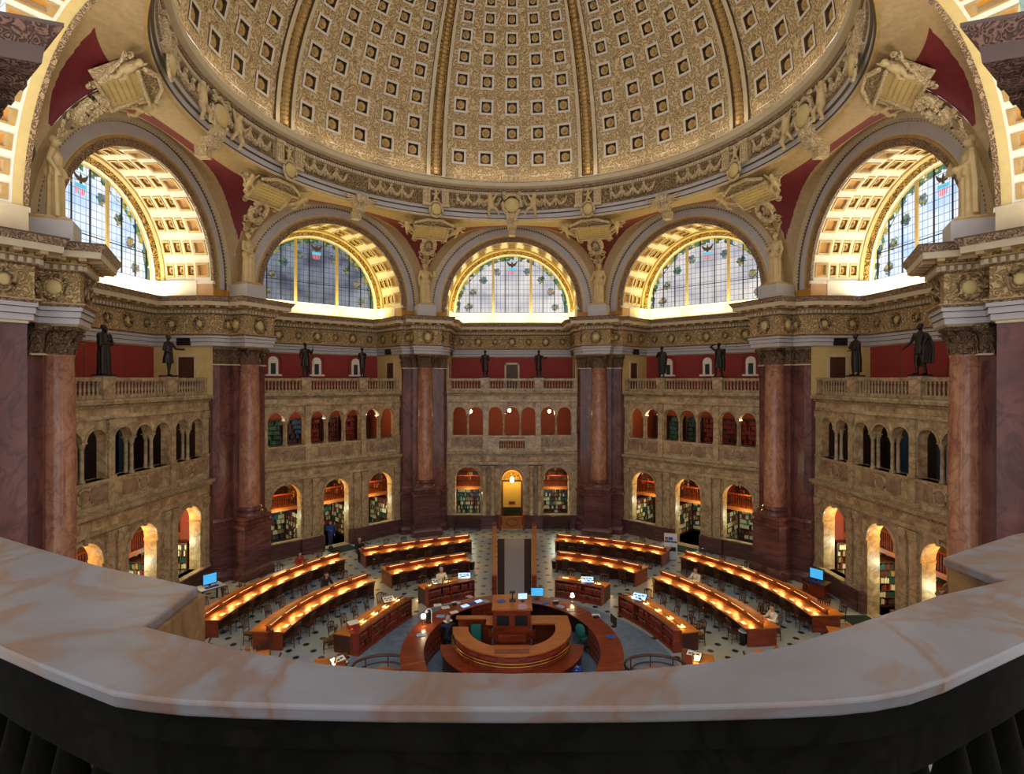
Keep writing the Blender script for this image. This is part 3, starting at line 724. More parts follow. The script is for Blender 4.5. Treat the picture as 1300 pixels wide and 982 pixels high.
def build_window(b, n, gm):
    M = b.M @ Matrix.Translation((0, W1, 15.9)); root = thing('window_%d' % n, M, 'semicircular leaded stained glass window of the %s bay' % b.say, 'window', None, 'structure')
    m = MB().mat(gm); m.poly([(4.4*math.cos(PI*k/48), 0, 4.4*math.sin(PI*k/48)) for k in range(49)]); g = m.build('glass', root, angle=0)
    m = MB().mat('gold' if abs(b.i-3) != 3 else 'gold')
    m.mat('giltcream')
    for u in (-1.46, 1.46): h = math.sqrt(4.4**2-u*u); m.b2(u-.09, u+.09, -.1, -.02, 0, h)
    m.build('mullion', root, angle=0)
    m = MB().mat('dark')
    for u in (-4.1, -3.3, -2.4, -.5, .5, 2.4, 3.3, 4.1): h = math.sqrt(4.4**2-u*u); m.b2(u-.03, u+.03, -.05, -.01, 0, h)
    m.b2(-4.2, 4.2, -.04, -.01, 1.3, 1.34)
    m.build('glazing_bar', root, angle=0)
    m = MB().mat('gl_blue'); m.b2(-.3, .3, -.045, -.02, 3.3, 3.48); m.mat('gl_red')
    for k in range(5): m.poly([(-.3+k*.12, -.03, 3.3), (-.24+k*.12, -.03, 3.3), (-.24+k*.12+.02*(2-k), -.03, 3.02-.03*(2-abs(k-2))), (-.3+k*.12+.02*(2-k), -.03, 3.02-.03*(2-abs(k-2)))])
    m.build('shield', g, angle=0)
    m = MB().mat('gl_eagle'); m.poly([(-.08, -.03, 3.5), (.08, -.03, 3.5), (.07, -.03, 3.85), (0, -.03, 3.98), (-.07, -.03, 3.85)])
    for s in (-1, 1): m.poly([(s*.05, -.03, 3.6), (s*.22, -.03, 3.62), (s*.36, -.03, 3.78), (s*.42, -.03, 4.02), (s*.24, -.03, 3.86), (s*.06, -.03, 3.78)])
    m.build('eagle', g, angle=0)
for b in BAYS[1:6]: build_wall(b)
build_window(BAYS[1], 1, 'glass_bright'); build_window(BAYS[2], 2, 'glass_dim'); build_window(BAYS[3], 3, 'glass_mid'); build_window(BAYS[4], 4, 'glass_mid'); build_window(BAYS[5], 5, 'glass_bright')
for b in (BAYS[0], BAYS[6]):
    root = thing('wall_'+b.side, b.M, 'springing of the %s bay: gilt coffered vault beside the pier' % b.say, 'vault', None, 'structure')
    if b.i == 0: build_arch(b, root, PI*.62)
    else:
        # mirror: build with the left-hand springing by flipping u
        bb = BAYS[0]; build_arch(bb, root, PI*.62); root.matrix_world = b.M @ Matrix.Scale(-1, 4, (1, 0, 0))
    m = MB().mat('giltcream'); s = 1 
    m.b2(4.0, 4.8, 3.7, 3.9, 15.9, 21); m.mat('cream'); m.b2(HW-.1, HW+.1, W0, W1, 12.4, 15.9)
    m.build('vault_end', root, angle=0)
    M = b.M @ Matrix.Translation((0, W1, 15.9)); m = MB().mat('glass_bright'); m.poly([(4.6*math.cos(PI*k/32), 0, 4.6*math.sin(PI*k/32)) for k in range(33)]); o = m.build('window_%d' % (6 if b.i == 0 else 7), M=M, angle=0); tag(o, 'stained glass window of the %s bay' % b.say, 'window', None, 'structure')

# ---- pendentives: curved spandrels between the arches and the ring under the dome
RR, ZR = 13.3, 21.3
def ringpt(az, r=RR, z=ZR): return Vector((r*math.sin(az), r*math.cos(az), z))
AZ = {c: math.atan2(PP[c].x, PP[c].y) for c in PP}
def bez(E, G, s):
    C = Vector((E.x+(G.x-E.x)*.12, E.y+(G.y-E.y)*.12, E.z+(G.z-E.z)*.8)); return E*(1-s)**2+C*2*s*(1-s)+G*s*s
for b in BAYS:
    ext = [b.M @ Vector((6.05*math.cos(q*PI/60), .3, 15.9+6.05*math.sin(q*PI/60))) for q in range(61)]
    m = MB(); n = 120; rows = []; a0, a1 = AZ[b.i], AZ[b.i+1]
    rng = range(n+1)
    for k in rng:
        ph = PI-PI*k/n; u = 6.05*math.cos(ph); E = b.M @ Vector((u, .3, 15.9+6.05*math.sin(ph)))
        G = ringpt(a0+(a1-a0)*(u/6.05*.5+.5)); L = (G-E).length
        for q in range(1, 60):
            P = bez(E, G, q/60)
            if min((P-X).length for X in ext) > (.75 if b.i in (0, 6) else .6): e = q/60; break
        else: e = 1
        e2 = 1-.85/L if L > 1.2 else .5
        if e >= e2: e = e2 = min(.97, (e+e2)/2)
        sl = [0, e*.33, e*.66, e]+[e+(e2-e)*j/8 for j in range(1, 9)]+[e2+(1-e2)*.5, 1]
        rows.append([m.V(bez(E, G, s)) for s in sl])
    lim = rng[:-1]
    if b.i == 0: lim = range(int(n*.45), n)
    if b.i == 6: lim = range(0, int(n*.55))
    for k in lim:
        for j, mt in enumerate((('cream', 'bead', 'tan') if b.i in (0, 6) else ('tan',)*3)+('red_field',)*8+('tan',)*2): m.mat(mt); m.face([rows[k][j], rows[k+1][j], rows[k+1][j+1], rows[k][j+1]])
    o = m.build('ceiling_pendentive', angle=30); o['kind'] = 'structure'; o['label'] = 'red and gold pendentives over the arch of the %s bay' % b.say
m = MB().mat('tan')
for c in range(1, 7):
    A = BAYS[c-1].M @ Vector((6.05, .3, 15.9)); B = BAYS[c].M @ Vector((-6.05, .3, 15.9)); G = ringpt(AZ[c]); D = Vector((0, 0, -.9)); 
    for q in range(12): m.quad(bez(A, G, q/12), bez(B, G, q/12), bez(B, G, (q+1)/12), bez(A, G, (q+1)/12))
    m.quad(A+D, B+D, B, A)
    m.mat('cream'); m.quad(A+D, B+D, B+Vector((0, 0, -.2)), A+Vector((0, 0, -.2))); m.mat('tan')
o = m.build('ceiling_spandrel_seam', angle=0); o['kind'] = 'structure'

# ---- ring entablature and dome
AZ0, AZ1 = math.radians(-135), math.radians(135)
m = MB(); NR = 168
RING = [(-.25, 21.3, 'tan'), (0, 21.3, 'gold'), (.1, 21.36, 'cream'), (.1, 21.5, 'bead'), (.17, 21.53, 'bluegrey'), (.17, 21.78, 'bead'), (.27, 21.83, 'bluegrey'), (.3, 22.0, 'carv_brown'), (.38, 22.08, 'tan'), (.14, 22.1, 'carv_tan'), (.14, 22.95, 'tan'), (.24, 23.0, 'tan'), (.26, 23.22, 'bead'),
        (.36, 23.24, 'carv_brown'), (.4, 23.42, 'cream'), (.62, 23.5, 'cream'), (.66, 23.74, 'bead'), (.6, 23.76, 'carv_tan'), (.42, 23.95, 'cream'), (.3, 24.0, 'cream')]
az = [AZ0+(AZ1-AZ0)*k/NR for k in range(NR+1)]
rp = [((RR)*math.sin(a), RR*math.cos(a)) for a in az]; rm = [Vector((-math.sin(a), -math.cos(a))) for a in az]
sweep(m, rp, rm, RING)
m.mat('cream')
for k in range(420):
    a = AZ0+(AZ1-AZ0)*(k+.5)/420; r = RR-.3; m.box((r*math.sin(a), r*math.cos(a), 23.1), (.1, .1, .18), -a)
for k in range(560):
    a = AZ0+(AZ1-AZ0)*(k+.5)/560; r = RR-.5; m.box((r*math.sin(a), r*math.cos(a), 23.86), (.07, .1, .12), -a)
o = m.build('trim_1'); tag(o, 'round entablature under the dome with dentils and swags', 'cornice', None, 'structure')
# swags of fruit along the frieze
m = MB().mat('stucco'); nsw = 84
for k in range(nsw):
    a = AZ0+(AZ1-AZ0)*(k+.5)/nsw; w = (AZ1-AZ0)/nsw
    if min(abs(math.remainder(a-math.radians(q), 2*PI)) for q in range(-180, 181, 45)) < .06: continue
    if min(abs(math.remainder(a-AZ[c], 2*PI)) for c in AZ) < .085: continue
    pts = [ringpt(a+w*(t-.5), RR-.22, 22.85-.5*(1-(2*t-1)**2)) for t in [i/8 for i in range(9)]]
    m.tube(pts, [.05, .08, .11, .13, .14, .13, .11, .08, .05], 6)
    m.tube([ringpt(a-w/2, RR-.2, z) for z in (22.95, 22.3)], .06, 6); m.ball(ringpt(a-w/2, RR-.25, 22.9), .11, 8)
    for t in (.3, .5, .7): q = ringpt(a+w*(t-.5), RR-.32, 22.85-.5*(1-(2*t-1)**2)); m.ball(q, .09, 6)
o = m.build('trim_2'); tag(o, 'stucco fruit garlands looped along the round frieze', 'garland', None, 'structure')
DR, DZ = 12.98, 23.95
def dome(az, e, h=0): r = DR+h; return Vector((r*math.cos(e)*math.sin(az), r*math.cos(e)*math.cos(az), DZ+r*math.sin(e)))
EL = [6.3, 13.4, 20.2, 26.6, 32.2, 37.3, 41.8, 45.8]
EB = [1.6]+[(EL[i]+EL[i+1])/2 for i in range(7)]+[47.8]
rd = math.radians
droot = thing('ceiling', None, 'great coffered dome with gilt rosettes', 'dome', None, 'structure')
for p in range(-3, 4):
    ca = rd(45*p); m = MB(); cw = 3.93
    for k, e in enumerate(EL):
        hs = 2.15; he = 2.15*math.cos(rd(e))
        hh = .5
        for j in range(-2, 3):
            ac = ca+rd(j*2*cw)
            # subdivide the ground a little so that it stays on the sphere
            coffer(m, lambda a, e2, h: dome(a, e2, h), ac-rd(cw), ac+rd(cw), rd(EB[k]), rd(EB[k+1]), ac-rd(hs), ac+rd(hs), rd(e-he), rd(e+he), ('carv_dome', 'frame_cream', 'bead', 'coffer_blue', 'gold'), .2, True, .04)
        # small raised ornaments between the coffers
    m.mat('carv_dome')
    for k in range(7):
        for j in range(-2, 2):
            c = dome(ca+rd((j+.5)*2*cw), rd(EB[k+1]), -.03); m.ball(c, .2*math.cos(rd(EB[k+1])), 8, (1, .5, 1))
        for j in range(-2, 3):
            c = dome(ca+rd(j*2*cw), rd(EB[k+1]), -.02); m.ball(c, .13*math.cos(rd(EB[k+1])), 6)
    e0s = [0, 1.6]; 
    m.mat('cream'); n = 10
    for lo, hi, mt, h in ((0, 1.6, 'carv_dome', 0), (47.8, 50, 'gold', -.1), (50, 58, 'carv_gold', 0), (58, 62, 'cream', -.2)):
        m.mat(mt)
        for i in range(n): a, c = ca+rd(-cw*5+cw*10*i/n), ca+rd(-cw*5+cw*10*(i+1)/n); m.quad(dome(a, rd(lo), h), dome(c, rd(lo), h), dome(c, rd(hi), h), dome(a, rd(hi), h))
    m.build('dome_panel', droot, angle=20)
for p in range(-3, 3):
    ca = rd(45*p+22.5); m = MB()
    prof = [(-2.86, 0, 'bead'), (-2.86, -.16, 'cream'), (-1.75, -.18, 'bead'), (-1.55, -.06, 'carv_gold'), (0, -.1, 'carv_gold'), (1.55, -.06, 'bead'), (1.75, -.18, 'cream'), (2.86, -.16, 'bead'), (2.86, 0, 'bead')]
    es = [62*i/40 for i in range(41)]
    for (x0, h0, mt), (x1, h1, _) in zip(prof, prof[1:]):
        m.mat(mt)
        for i in range(40):
            m.quad(dome(ca+rd(x0), rd(es[i]), h0), dome(ca+rd(x1), rd(es[i]), h1), dome(ca+rd(x1), rd(es[i+1]), h1), dome(ca+rd(x0), rd(es[i+1]), h0))
    m.mat('gold')
    for i in range(44): e = rd(1+i*1.05); m.ball(dome(ca, e, -.1), .22*math.cos(e), 6)
    m.build('dome_rib', droot, angle=25)
# ================================================================== balustrades, statues, reliefs
def figure(name, mats, prims, H, vox, parent=None, M=None):
    """one continuous body: overlapping tapering forms welded by a voxel remesh. prims are in units of body height"""
    m = MB().mat(mats)
    for q in prims:
        if q[0] == 'c': m.capsule(Vector(q[1])*H, Vector(q[2])*H, q[3]*H, q[4]*H)
        elif q[0] == 'r': m.robe([(r[0]*H, r[1]*H, r[2]*H, r[3]*H, r[4]*H)+tuple(r[5:]) for r in q[1]], *q[2:])
        elif q[0] == 'b': m.box(Vector(q[1])*H, Vector(q[2])*H, q[3] if len(q) > 3 else 0)
        elif q[0] == 'e': m.ball(Vector(q[1])*H, q[2]*H, 12, q[3] if len(q) > 3 else (1, 1, 1))
    o = m.build(name, parent, M, angle=60); md = o.modifiers.new('weld', 'REMESH'); md.mode = 'VOXEL'; md.voxel_size = vox; md.use_smooth_shade = True
    return o
def head(z=.93, x=0, y=0, hair=True, tilt=0):
    """cranium, jaw, nose, brow, ears and neck; the face looks along -y"""
    p = [('c', (x, y+.012, z+.015), (x, y-.006, z-.015), .05, .043), ('c', (x, y-.012-tilt, z-.035), (x, y-.018-tilt, z-.05), .032, .02), ('c', (x, y-.05-tilt, z+.0), (x, y-.062-tilt, z-.018), .007, .011),
         ('c', (x-.022, y-.046, z+.012), (x+.022, y-.046, z+.012), .009, .009), ('c', (x-.014, y-.048-tilt, z-.037), (x+.014, y-.048-tilt, z-.037), .006, .006), ('c', (x, y+.012, z-.03), (x, y+.015, z-.12), .028, .033)]
    p += [('c', (x+s*.05, y+.006, z+.008), (x+s*.05, y+.004, z-.012), .01, .007) for s in (-1, 1)]
    if hair: p += [('e', (x, y+.016, z+.024), .054, (1, 1, .95))]
    return p
def hand(w, d, r=.015):
    """palm, four curled fingers and a thumb beyond wrist w, pointing along d"""
    w, d = Vector(w), Vector(d).normalized(); s = d.cross(Vector((0, 0, 1)))
    s = Vector((1, 0, 0)) if s.length < .1 else s.normalized()
    c = w+d*.035; dn = Vector((0, 0, -1)); out = [('c', w, c, r*.85, r*1.15)]
    for k, L in enumerate((.04, .047, .043, .034)):
        b = c+s*(k-1.5)*r*.62; e = b+d*L*.55; f = e+(d*.6+dn*.6)*L*.5; out += [('c', b, e, .0065, .006), ('c', e, f, .006, .005)]
    out.append(('c', w+d*.012-s*r, w+d*.035-s*r*2.0, .007, .006)); return out
def arm(sh, el, wr, r=(.036, .028, .02), hd=None):
    sh, el, wr = Vector(sh), Vector(el), Vector(wr)
    return [('c', sh, el, r[0], r[1]), ('c', el, wr, r[1], r[2])]+hand(wr, hd if hd else wr-el)
def legs(fl=(-.06, -.02), fr=(.06, .02), kl=None, kr=None, hip=.52):
    out = []
    for s, f, k in ((-1, fl, kl), (1, fr, kr)):
        hp = Vector((s*.05, 0, hip)); kn = Vector(k) if k else Vector((s*.056, f[1]*.5-.012, .28)); an = Vector((f[0], f[1]+.01, .04))
        out += [('c', hp, kn, .062, .042), ('c', kn, an, .042, .024), ('c', an+Vector((0, .01, -.022)), an+Vector((s*.012, -.075, -.024)), .022, .018)]
    return out
def torso(w=1): return [('c', (0, 0, .52), (0, .0, .6), .085*w, .075*w), ('c', (0, 0, .6), (0, .005, .73), .072*w, .088*w), ('c', (-.08*w, .005, .78), (.08*w, .005, .78), .045, .045), ('c', (0, .0, .68), (0, .01, .8), .09*w, .06)]
POSE = {}
POSE['robed'] = head()+[('c', (0, -.04, .885), (0, -.055, .84), .028, .012)]+torso(1.05)+[('r', [(.0, 0, 0, .13, .115), (.1, 0, 0, .125, .11), (.4, 0, 0, .12, .10), (.6, 0, .005, .115, .09, .7), (.75, 0, .01, .125, .075, .5), (.82, 0, .01, .09, .055, .3)], 11, .09)]+[('c', (-.12, 0, .78), (-.14, -.03, .6), .05, .055), ('c', (.12, 0, .78), (.14, -.03, .62), .05, .05)]+arm((-.12, 0, .78), (-.14, -.03, .62), (-.03, -.12, .62))+arm((.12, 0, .78), (.15, -.04, .62), (.04, -.12, .66))
POSE['frock'] = head()+torso()+legs((-.06, -.06), (.07, .04))+[('r', [(.3, 0, .01, .135, .11), (.42, 0, .01, .12, .1), (.56, 0, 0, .1, .085, .6), (.62, 0, 0, .092, .075, .3), (.76, 0, .005, .12, .075, .2), (.81, 0, .01, .09, .05, .1)], 8, .1)]+arm((-.12, 0, .78), (-.15, .02, .63), (-.12, -.1, .56))+arm((.12, 0, .78), (.17, -.06, .66), (.2, -.19, .64))+[('b', (.21, -.22, .66), (.12, .1, .012), .3)]
POSE['tunic'] = head()+torso()+legs((-.07, -.04), (.07, .05))+[('r', [(.3, 0, 0, .12, .1), (.45, 0, 0, .11, .09), (.58, 0, 0, .085, .075, .5), (.76, 0, 0, .11, .07, .2), (.81, 0, 0, .08, .05, .1)], 9, .1), ('r', [(.12, .1, .05, .06, .04), (.4, .09, .05, .075, .05), (.7, .06, .05, .07, .04), (.8, .02, .05, .05, .03)], 6, .12)]+arm((-.12, 0, .78), (-.16, .01, .63), (-.15, -.06, .5))+arm((.12, 0, .78), (.17, -.01, .68), (.17, -.1, .78))+[('c', (.175, -.12, .3), (.175, -.12, .92), .009, .009)]
POSE['slim'] = head()+torso(.9)+legs((-.05, -.03), (.055, .01))+[('r', [(.28, 0, 0, .09, .08), (.5, 0, 0, .09, .08), (.6, 0, 0, .085, .075, .5), (.78, 0, 0, .11, .07, .2)], 7, .07)]+arm((-.11, 0, .78), (-.14, .0, .64), (-.17, -.08, .72))+arm((.11, 0, .78), (.13, -.02, .64), (.02, -.11, .66))
POSE['book'] = head()+torso()+legs((-.06, -.03), (.07, .03))+[('r', [(.25, 0, 0, .11, .1), (.45, 0, 0, .105, .09), (.6, 0, 0, .09, .08, .5), (.78, 0, 0, .12, .075, .2)], 8, .08)]+arm((-.12, 0, .78), (-.15, .0, .64), (-.14, -.06, .52))+arm((.12, 0, .78), (.19, -.03, .68), (.26, -.1, .7))+[('b', (.28, -.12, .73), (.1, .07, .02), .3)]
POSE['toga'] = head()+torso(1.05)+legs((-.06, -.02), (.07, -.01))+[('r', [(.1, 0, .01, .12, .1), (.35, 0, .01, .13, .1), (.6, -.01, 0, .12, .09), (.75, .01, 0, .13, .08, .6), (.82, .02, .01, .09, .055, .3)], 8, .13)]+arm((-.12, 0, .78), (-.16, -.03, .66), (-.08, -.13, .72))+arm((.12, 0, .78), (.16, .0, .62), (.15, -.07, .48))+[('r', [(.3, .13, 0, .03, .03), (.6, .14, 0, .05, .05), (.74, .12, 0, .04, .05)], 5, .2)]
POSE['lookout'] = head()+torso()+legs((-.07, -.05), (.08, .05), (-.06, -.07, .28))+[('r', [(.27, 0, 0, .12, .1), (.45, 0, 0, .11, .09), (.6, 0, 0, .09, .08, .5), (.78, 0, 0, .12, .075, .2)], 9, .1), ('r', [(.16, .1, .06, .06, .04), (.5, .1, .06, .07, .05), (.78, .06, .05, .06, .04)], 6, .13)]+arm((-.12, 0, .79), (-.24, -.03, .88), (-.1, -.07, .95), hd=(.8, -.3, .1))+arm((.12, 0, .78), (.19, .0, .66), (.2, -.06, .76))+[('c', (.205, -.08, .42), (.235, -.02, 1.02), .008, .008)]
POSE['cloaked'] = head()+torso()+legs((-.05, -.03), (.06, .02))+[('r', [(.08, .01, .02, .11, .09), (.35, .01, .02, .115, .095), (.6, 0, .01, .11, .085), (.76, 0, .01, .13, .08, .6), (.83, 0, .01, .08, .055, .3)], 9, .11)]+arm((-.12, 0, .78), (-.14, -.05, .66), (.04, -.1, .72))+arm((.12, 0, .78), (.15, -.03, .64), (.0, -.12, .6))
POSE['cape'] = head()+torso()+legs((-.04, -.03), (.08, .05), None, None)+[('r', [(.4, 0, 0, .1, .09), (.5, 0, 0, .1, .085), (.6, 0, 0, .085, .075, .4), (.78, 0, 0, .12, .075, .2)], 7, .07), ('r', [(.16, -.08, .07, .08, .03), (.5, -.1, .07, .1, .04), (.8, -.05, .05, .1, .03)], 6, .14), ('r', [(.22, .14, .05, .11, .05), (.5, .15, .05, .13, .05), (.7, .1, .05, .1, .04), (.8, .05, .05, .08, .03)], 6, .16)]+arm((-.12, 0, .79), (-.19, -.02, .64), (-.25, -.1, .54))+arm((.12, 0, .79), (.22, -.03, .68), (.25, -.12, .58))
POSE['coat'] = head()+torso()+legs((-.05, -.04), (.06, .02))+[('r', [(.2, 0, .01, .115, .1), (.45, 0, .01, .11, .09), (.6, 0, 0, .09, .08, .5), (.78, 0, 0, .12, .075, .2)], 6, .08)]+arm((-.12, 0, .78), (-.16, .0, .62), (-.14, -.07, .5))+arm((.12, 0, .78), (.15, -.02, .62), (.09, -.12, .6))
ST = [(1, -1.95, 'robed', 2.05, 'bronze statue of a bearded figure in a floor-length robe, on left balustrade'), (1, 1.95, 'frock', 1.95, 'bronze statue in a knee-length coat holding a flat palette, left balustrade'),
      (2, -1.95, 'tunic', 2.1, 'bronze statue with a staff and tunic on the far left balustrade'), (2, 1.95, 'slim', 1.95, 'slender bronze statue with bent arms, on far left balustrade beside pier'),
      (3, -1.95, 'coat', 1.95, 'bronze statue in a long coat, left one above the entrance'), (3, 1.95, 'book', 1.95, 'bronze statue holding out a book, right one above the entrance'),
      (4, -1.95, 'toga', 2.05, 'bronze statue wrapped in a toga, on far right balustrade beside pier'), (4, 1.95, 'lookout', 2.1, 'bronze statue shading its eyes, a staff behind, far right balustrade'),
      (5, -1.95, 'cloaked', 2.0, 'bronze statue with folded arms in a long cloak, right balustrade'), (5, 1.95, 'cape', 2.1, 'bronze statue with a spreading cape and open arms, right balustrade')]
for bi, u, pose, H, lab in ST:
    b = BAYS[bi]; x, y = W2(b, u, 1.0); rz = math.atan2(b.T.y, b.T.x)
    r = thing('bronze_statue', place(x, y, 10.85, rz), lab, 'statue', 'bronze statues on the gallery balustrades')
    m = MB().mat('bronze'); m.b2(-.3, .3, -.28, .28, 0, .07); m.build('plinth', r, angle=0)
    figure('body', 'bronze', POSE[pose], H, .02, r, Matrix.Translation((0, 0, .06)))
# balustrades
bm0 = baluster_mesh().build('baluster'); bme = bm0.data; bpy.data.objects.remove(bm0)
def put(name, me, parent, loc):
    o = bpy.data.objects.new(name, me); COL.objects.link(o); o.parent = parent; o.location = loc; return o
for b in BAYS[1:6]:
    r = thing('balustrade', b.M, 'veined marble balustrade along the gallery edge of the %s bay' % b.say, 'balustrade', 'gallery balustrades')
    m = MB().mat('marble_grey'); m.b2(-HW, HW, .84, 1.16, 10.68, 10.8); m.b2(-HW, HW, .87, 1.13, 10.64, 10.68); m.build('rail', r, angle=0)
    m = MB().mat('marble_grey'); m.b2(-HW, HW, .84, 1.16, 9.92, 10.08); m.build('base', r, angle=0)
    for u in (-4.6, -1.95, 1.95, 4.6):
        m = MB().mat('marble_tan'); w = .3 if abs(u) < 3 else .15; m.b2(u-w, u+w, .78, 1.2, 9.92, 10.7); m.mat('marble_grey'); m.b2(u-w-.04, u+w+.04, .75, 1.23, 10.7, 10.86 if w > .2 else 10.82); m.b2(u-w-.03, u+w+.03, .75, 1.22, 9.92, 10.02); m.build('pedestal', r, angle=0)
    for a, c in ((-4.4, -2.3), (-1.6, 1.6), (2.3, 4.4)):
        n = round((c-a)/.205)
        for k in range(n+1):
            put('baluster', bme, r, (a+(c-a)*k/n, 1.0, 10.08))
b = BAYS[3]; r = thing('balcony_balustrade', b.M, 'small marble balustrade of the balcony above the entrance arch', 'balustrade')
m = MB().mat('marble_grey'); m.b2(-.92, .92, .42, .66, 6.34, 6.5); m.build('rail', r, angle=0); m = MB().mat('marble_grey'); m.b2(-.92, .92, .42, .66, 5.66, 5.78); m.build('base', r, angle=0)
for k in range(10): put('baluster', bme, r, (-.78+k*.173, .54, 5.78))
# plaster figures above the piers
DRAPE = [('r', [(.0, 0, 0, .12, .10), (.15, 0, 0, .115, .095), (.45, 0, -.005, .115, .09), (.58, 0, 0, .095, .075, .7), (.64, 0, 0, .085, .07, .6), (.74, 0, -.01, .105, .075, .5), (.81, 0, 0, .075, .05, .2)], 10, .1),
         ('r', [(.5, 0, -.01, .125, .1), (.56, 0, -.01, .13, .1), (.61, 0, 0, .11, .085)], 7, .14)]
PF = {1: head()+torso(.95)+DRAPE+arm((-.11, 0, .79), (-.17, .02, .66), (-.16, -.05, .55))+arm((.11, 0, .79), (.15, 0, .64), (.12, -.09, .56))+[('c', (-.17, -.06, .02), (-.15, -.04, .56), .03, .02)],
      2: head()+torso(.95)+DRAPE+arm((-.11, 0, .79), (-.15, -.02, .65), (-.1, -.11, .6))+arm((.11, 0, .79), (.16, -.01, .66), (.1, -.1, .7))+[('b', (-.09, -.14, .62), (.1, .03, .13), .2)],
      3: head()+torso(.95)+DRAPE+arm((-.11, 0, .79), (-.15, .02, .64), (-.15, -.04, .5))+arm((.11, 0, .79), (.17, -.03, .68), (.19, -.12, .66))+[('c', (.2, -.13, .64), (.2, -.13, .78), .02, .03)],
      4: head()+torso(.95)+DRAPE+arm((-.11, 0, .79), (-.16, -.01, .66), (-.15, -.1, .6))+arm((.11, 0, .79), (.15, .02, .64), (.14, -.05, .5))+[('e', (-.16, -.13, .6), .05)],
      5: head()+torso(.95)+DRAPE+arm((-.11, 0, .79), (-.17, 0, .66), (-.19, -.08, .76))+arm((.11, 0, .79), (.15, .01, .64), (.15, -.05, .52)),
      6: head()+torso(.95)+DRAPE+arm((-.11, 0, .79), (-.2, -.04, .7), (-.28, -.12, .66))+arm((.11, 0, .79), (.13, -.02, .65), (.03, -.12, .6))+[('e', (.02, -.13, .6), .045), ('r', [(.04, .12, .03, .05, .04), (.4, .15, .02, .06, .04), (.75, .12, 0, .04, .04)], 6, .15), ('c', (-.28, -.13, .66), (-.28, -.13, .78), .05, .012)]}
PL = {1: 'leaning on a tall shaft, nearest left pier', 2: 'holding a tablet, on second left pier', 3: 'with one arm out, on pier left of the entrance', 4: 'holding a small globe, on pier right of the entrance', 5: 'with one hand raised, on second right pier', 6: 'holding out a cone and a sphere, nearest right pier'}
for c in range(1, 7):
    x, y = PR(c, 0, -.72); R = RAD[c]; rz = math.atan2(R.y, R.x)-PI/2
    r = thing('plaster_statue', place(x, y, 15.96, rz), 'tall golden plaster woman '+PL[c], 'statue', 'plaster statues above the piers')
    m = MB().mat('plaster'); m.b2(-.45, .45, -.4, .4, 0, .07); m.build('plinth', r, angle=0)
    figure('body', 'plaster', PF[c], 2.8, .03, r, Matrix.Translation((0, 0, .05)))
# child figures used in the stucco groups
def putto(h=1.2):
    p = [('e', (0, -.02, .87), .1), ('c', (0, 0, .76), (0, 0, .8), .05, .05), ('c', (0, 0, .45), (0, 0, .7), .13, .12), ('c', (-.07, 0, .42), (-.12, -.1, .22), .085, .06), ('c', (-.12, -.1, .22), (-.12, 0, .04), .06, .035), ('c', (.07, 0, .42), (.2, -.08, .3), .085, .06), ('c', (.2, -.08, .3), (.27, 0, .1), .06, .035),
         ('c', (-.12, 0, .72), (-.25, -.05, .62), .055, .045), ('c', (-.25, -.05, .62), (-.32, -.12, .74), .045, .03), ('c', (.12, 0, .72), (.22, 0, .84), .055, .045), ('c', (.22, 0, .84), (.3, 0, .95), .045, .03), ('c', (-.12, -.03, .03), (-.13, -.1, .02), .03, .025), ('c', (.27, -.02, .09), (.31, -.08, .07), .03, .025)]
    return p
pm = figure('child_figure', 'plaster', putto(), 1.25, .035); PUT = pm.data; bpy.data.objects.remove(pm)
def put_child(parent, loc, rz=0, s=1, flip=False, tilt=0):
    o = bpy.data.objects.new('child_figure', PUT); COL.objects.link(o); o.parent = parent
    o.matrix_local = Matrix.Translation(loc) @ Matrix.Rotation(tilt, 4, 'Y') @ Matrix.Rotation(rz, 4, 'Z') @ Matrix.Diagonal((-s if flip else s, s, s, 1))
    md = o.modifiers.new('weld', 'REMESH'); md.mode = 'VOXEL'; md.voxel_size = .035; md.use_smooth_shade = True; return o
def frame_on(c, f):
    """axes on the valley line of pendentive c at height fraction f: x across, -y out to the room, z up the slope"""
    A = (BAYS[c-1].M @ Vector((6.05, .3, 15.9))+BAYS[c].M @ Vector((-6.05, .3, 15.9)))/2; G = ringpt(AZ[c])
    p = bez(A, G, f); z = (bez(A, G, min(1, f+.12))-bez(A, G, f-.12)).normalized(); R = RAD[c]; x = Vector((R.y, -R.x, 0)); y = z.cross(x)
    return Matrix(((x.x, y.x, z.x, p.x), (x.y, y.y, z.y, p.y), (x.z, y.z, z.z, p.z), (0, 0, 0, 1)))
def spiral(x, z, r, s, turns=1.4, n=20, y=-.08): return [(x+s*r*(1-t*.75)*math.cos(t*turns*2*PI), y, z+r*(1-t*.75)*math.sin(t*turns*2*PI)) for t in [i/n for i in range(n+1)]]
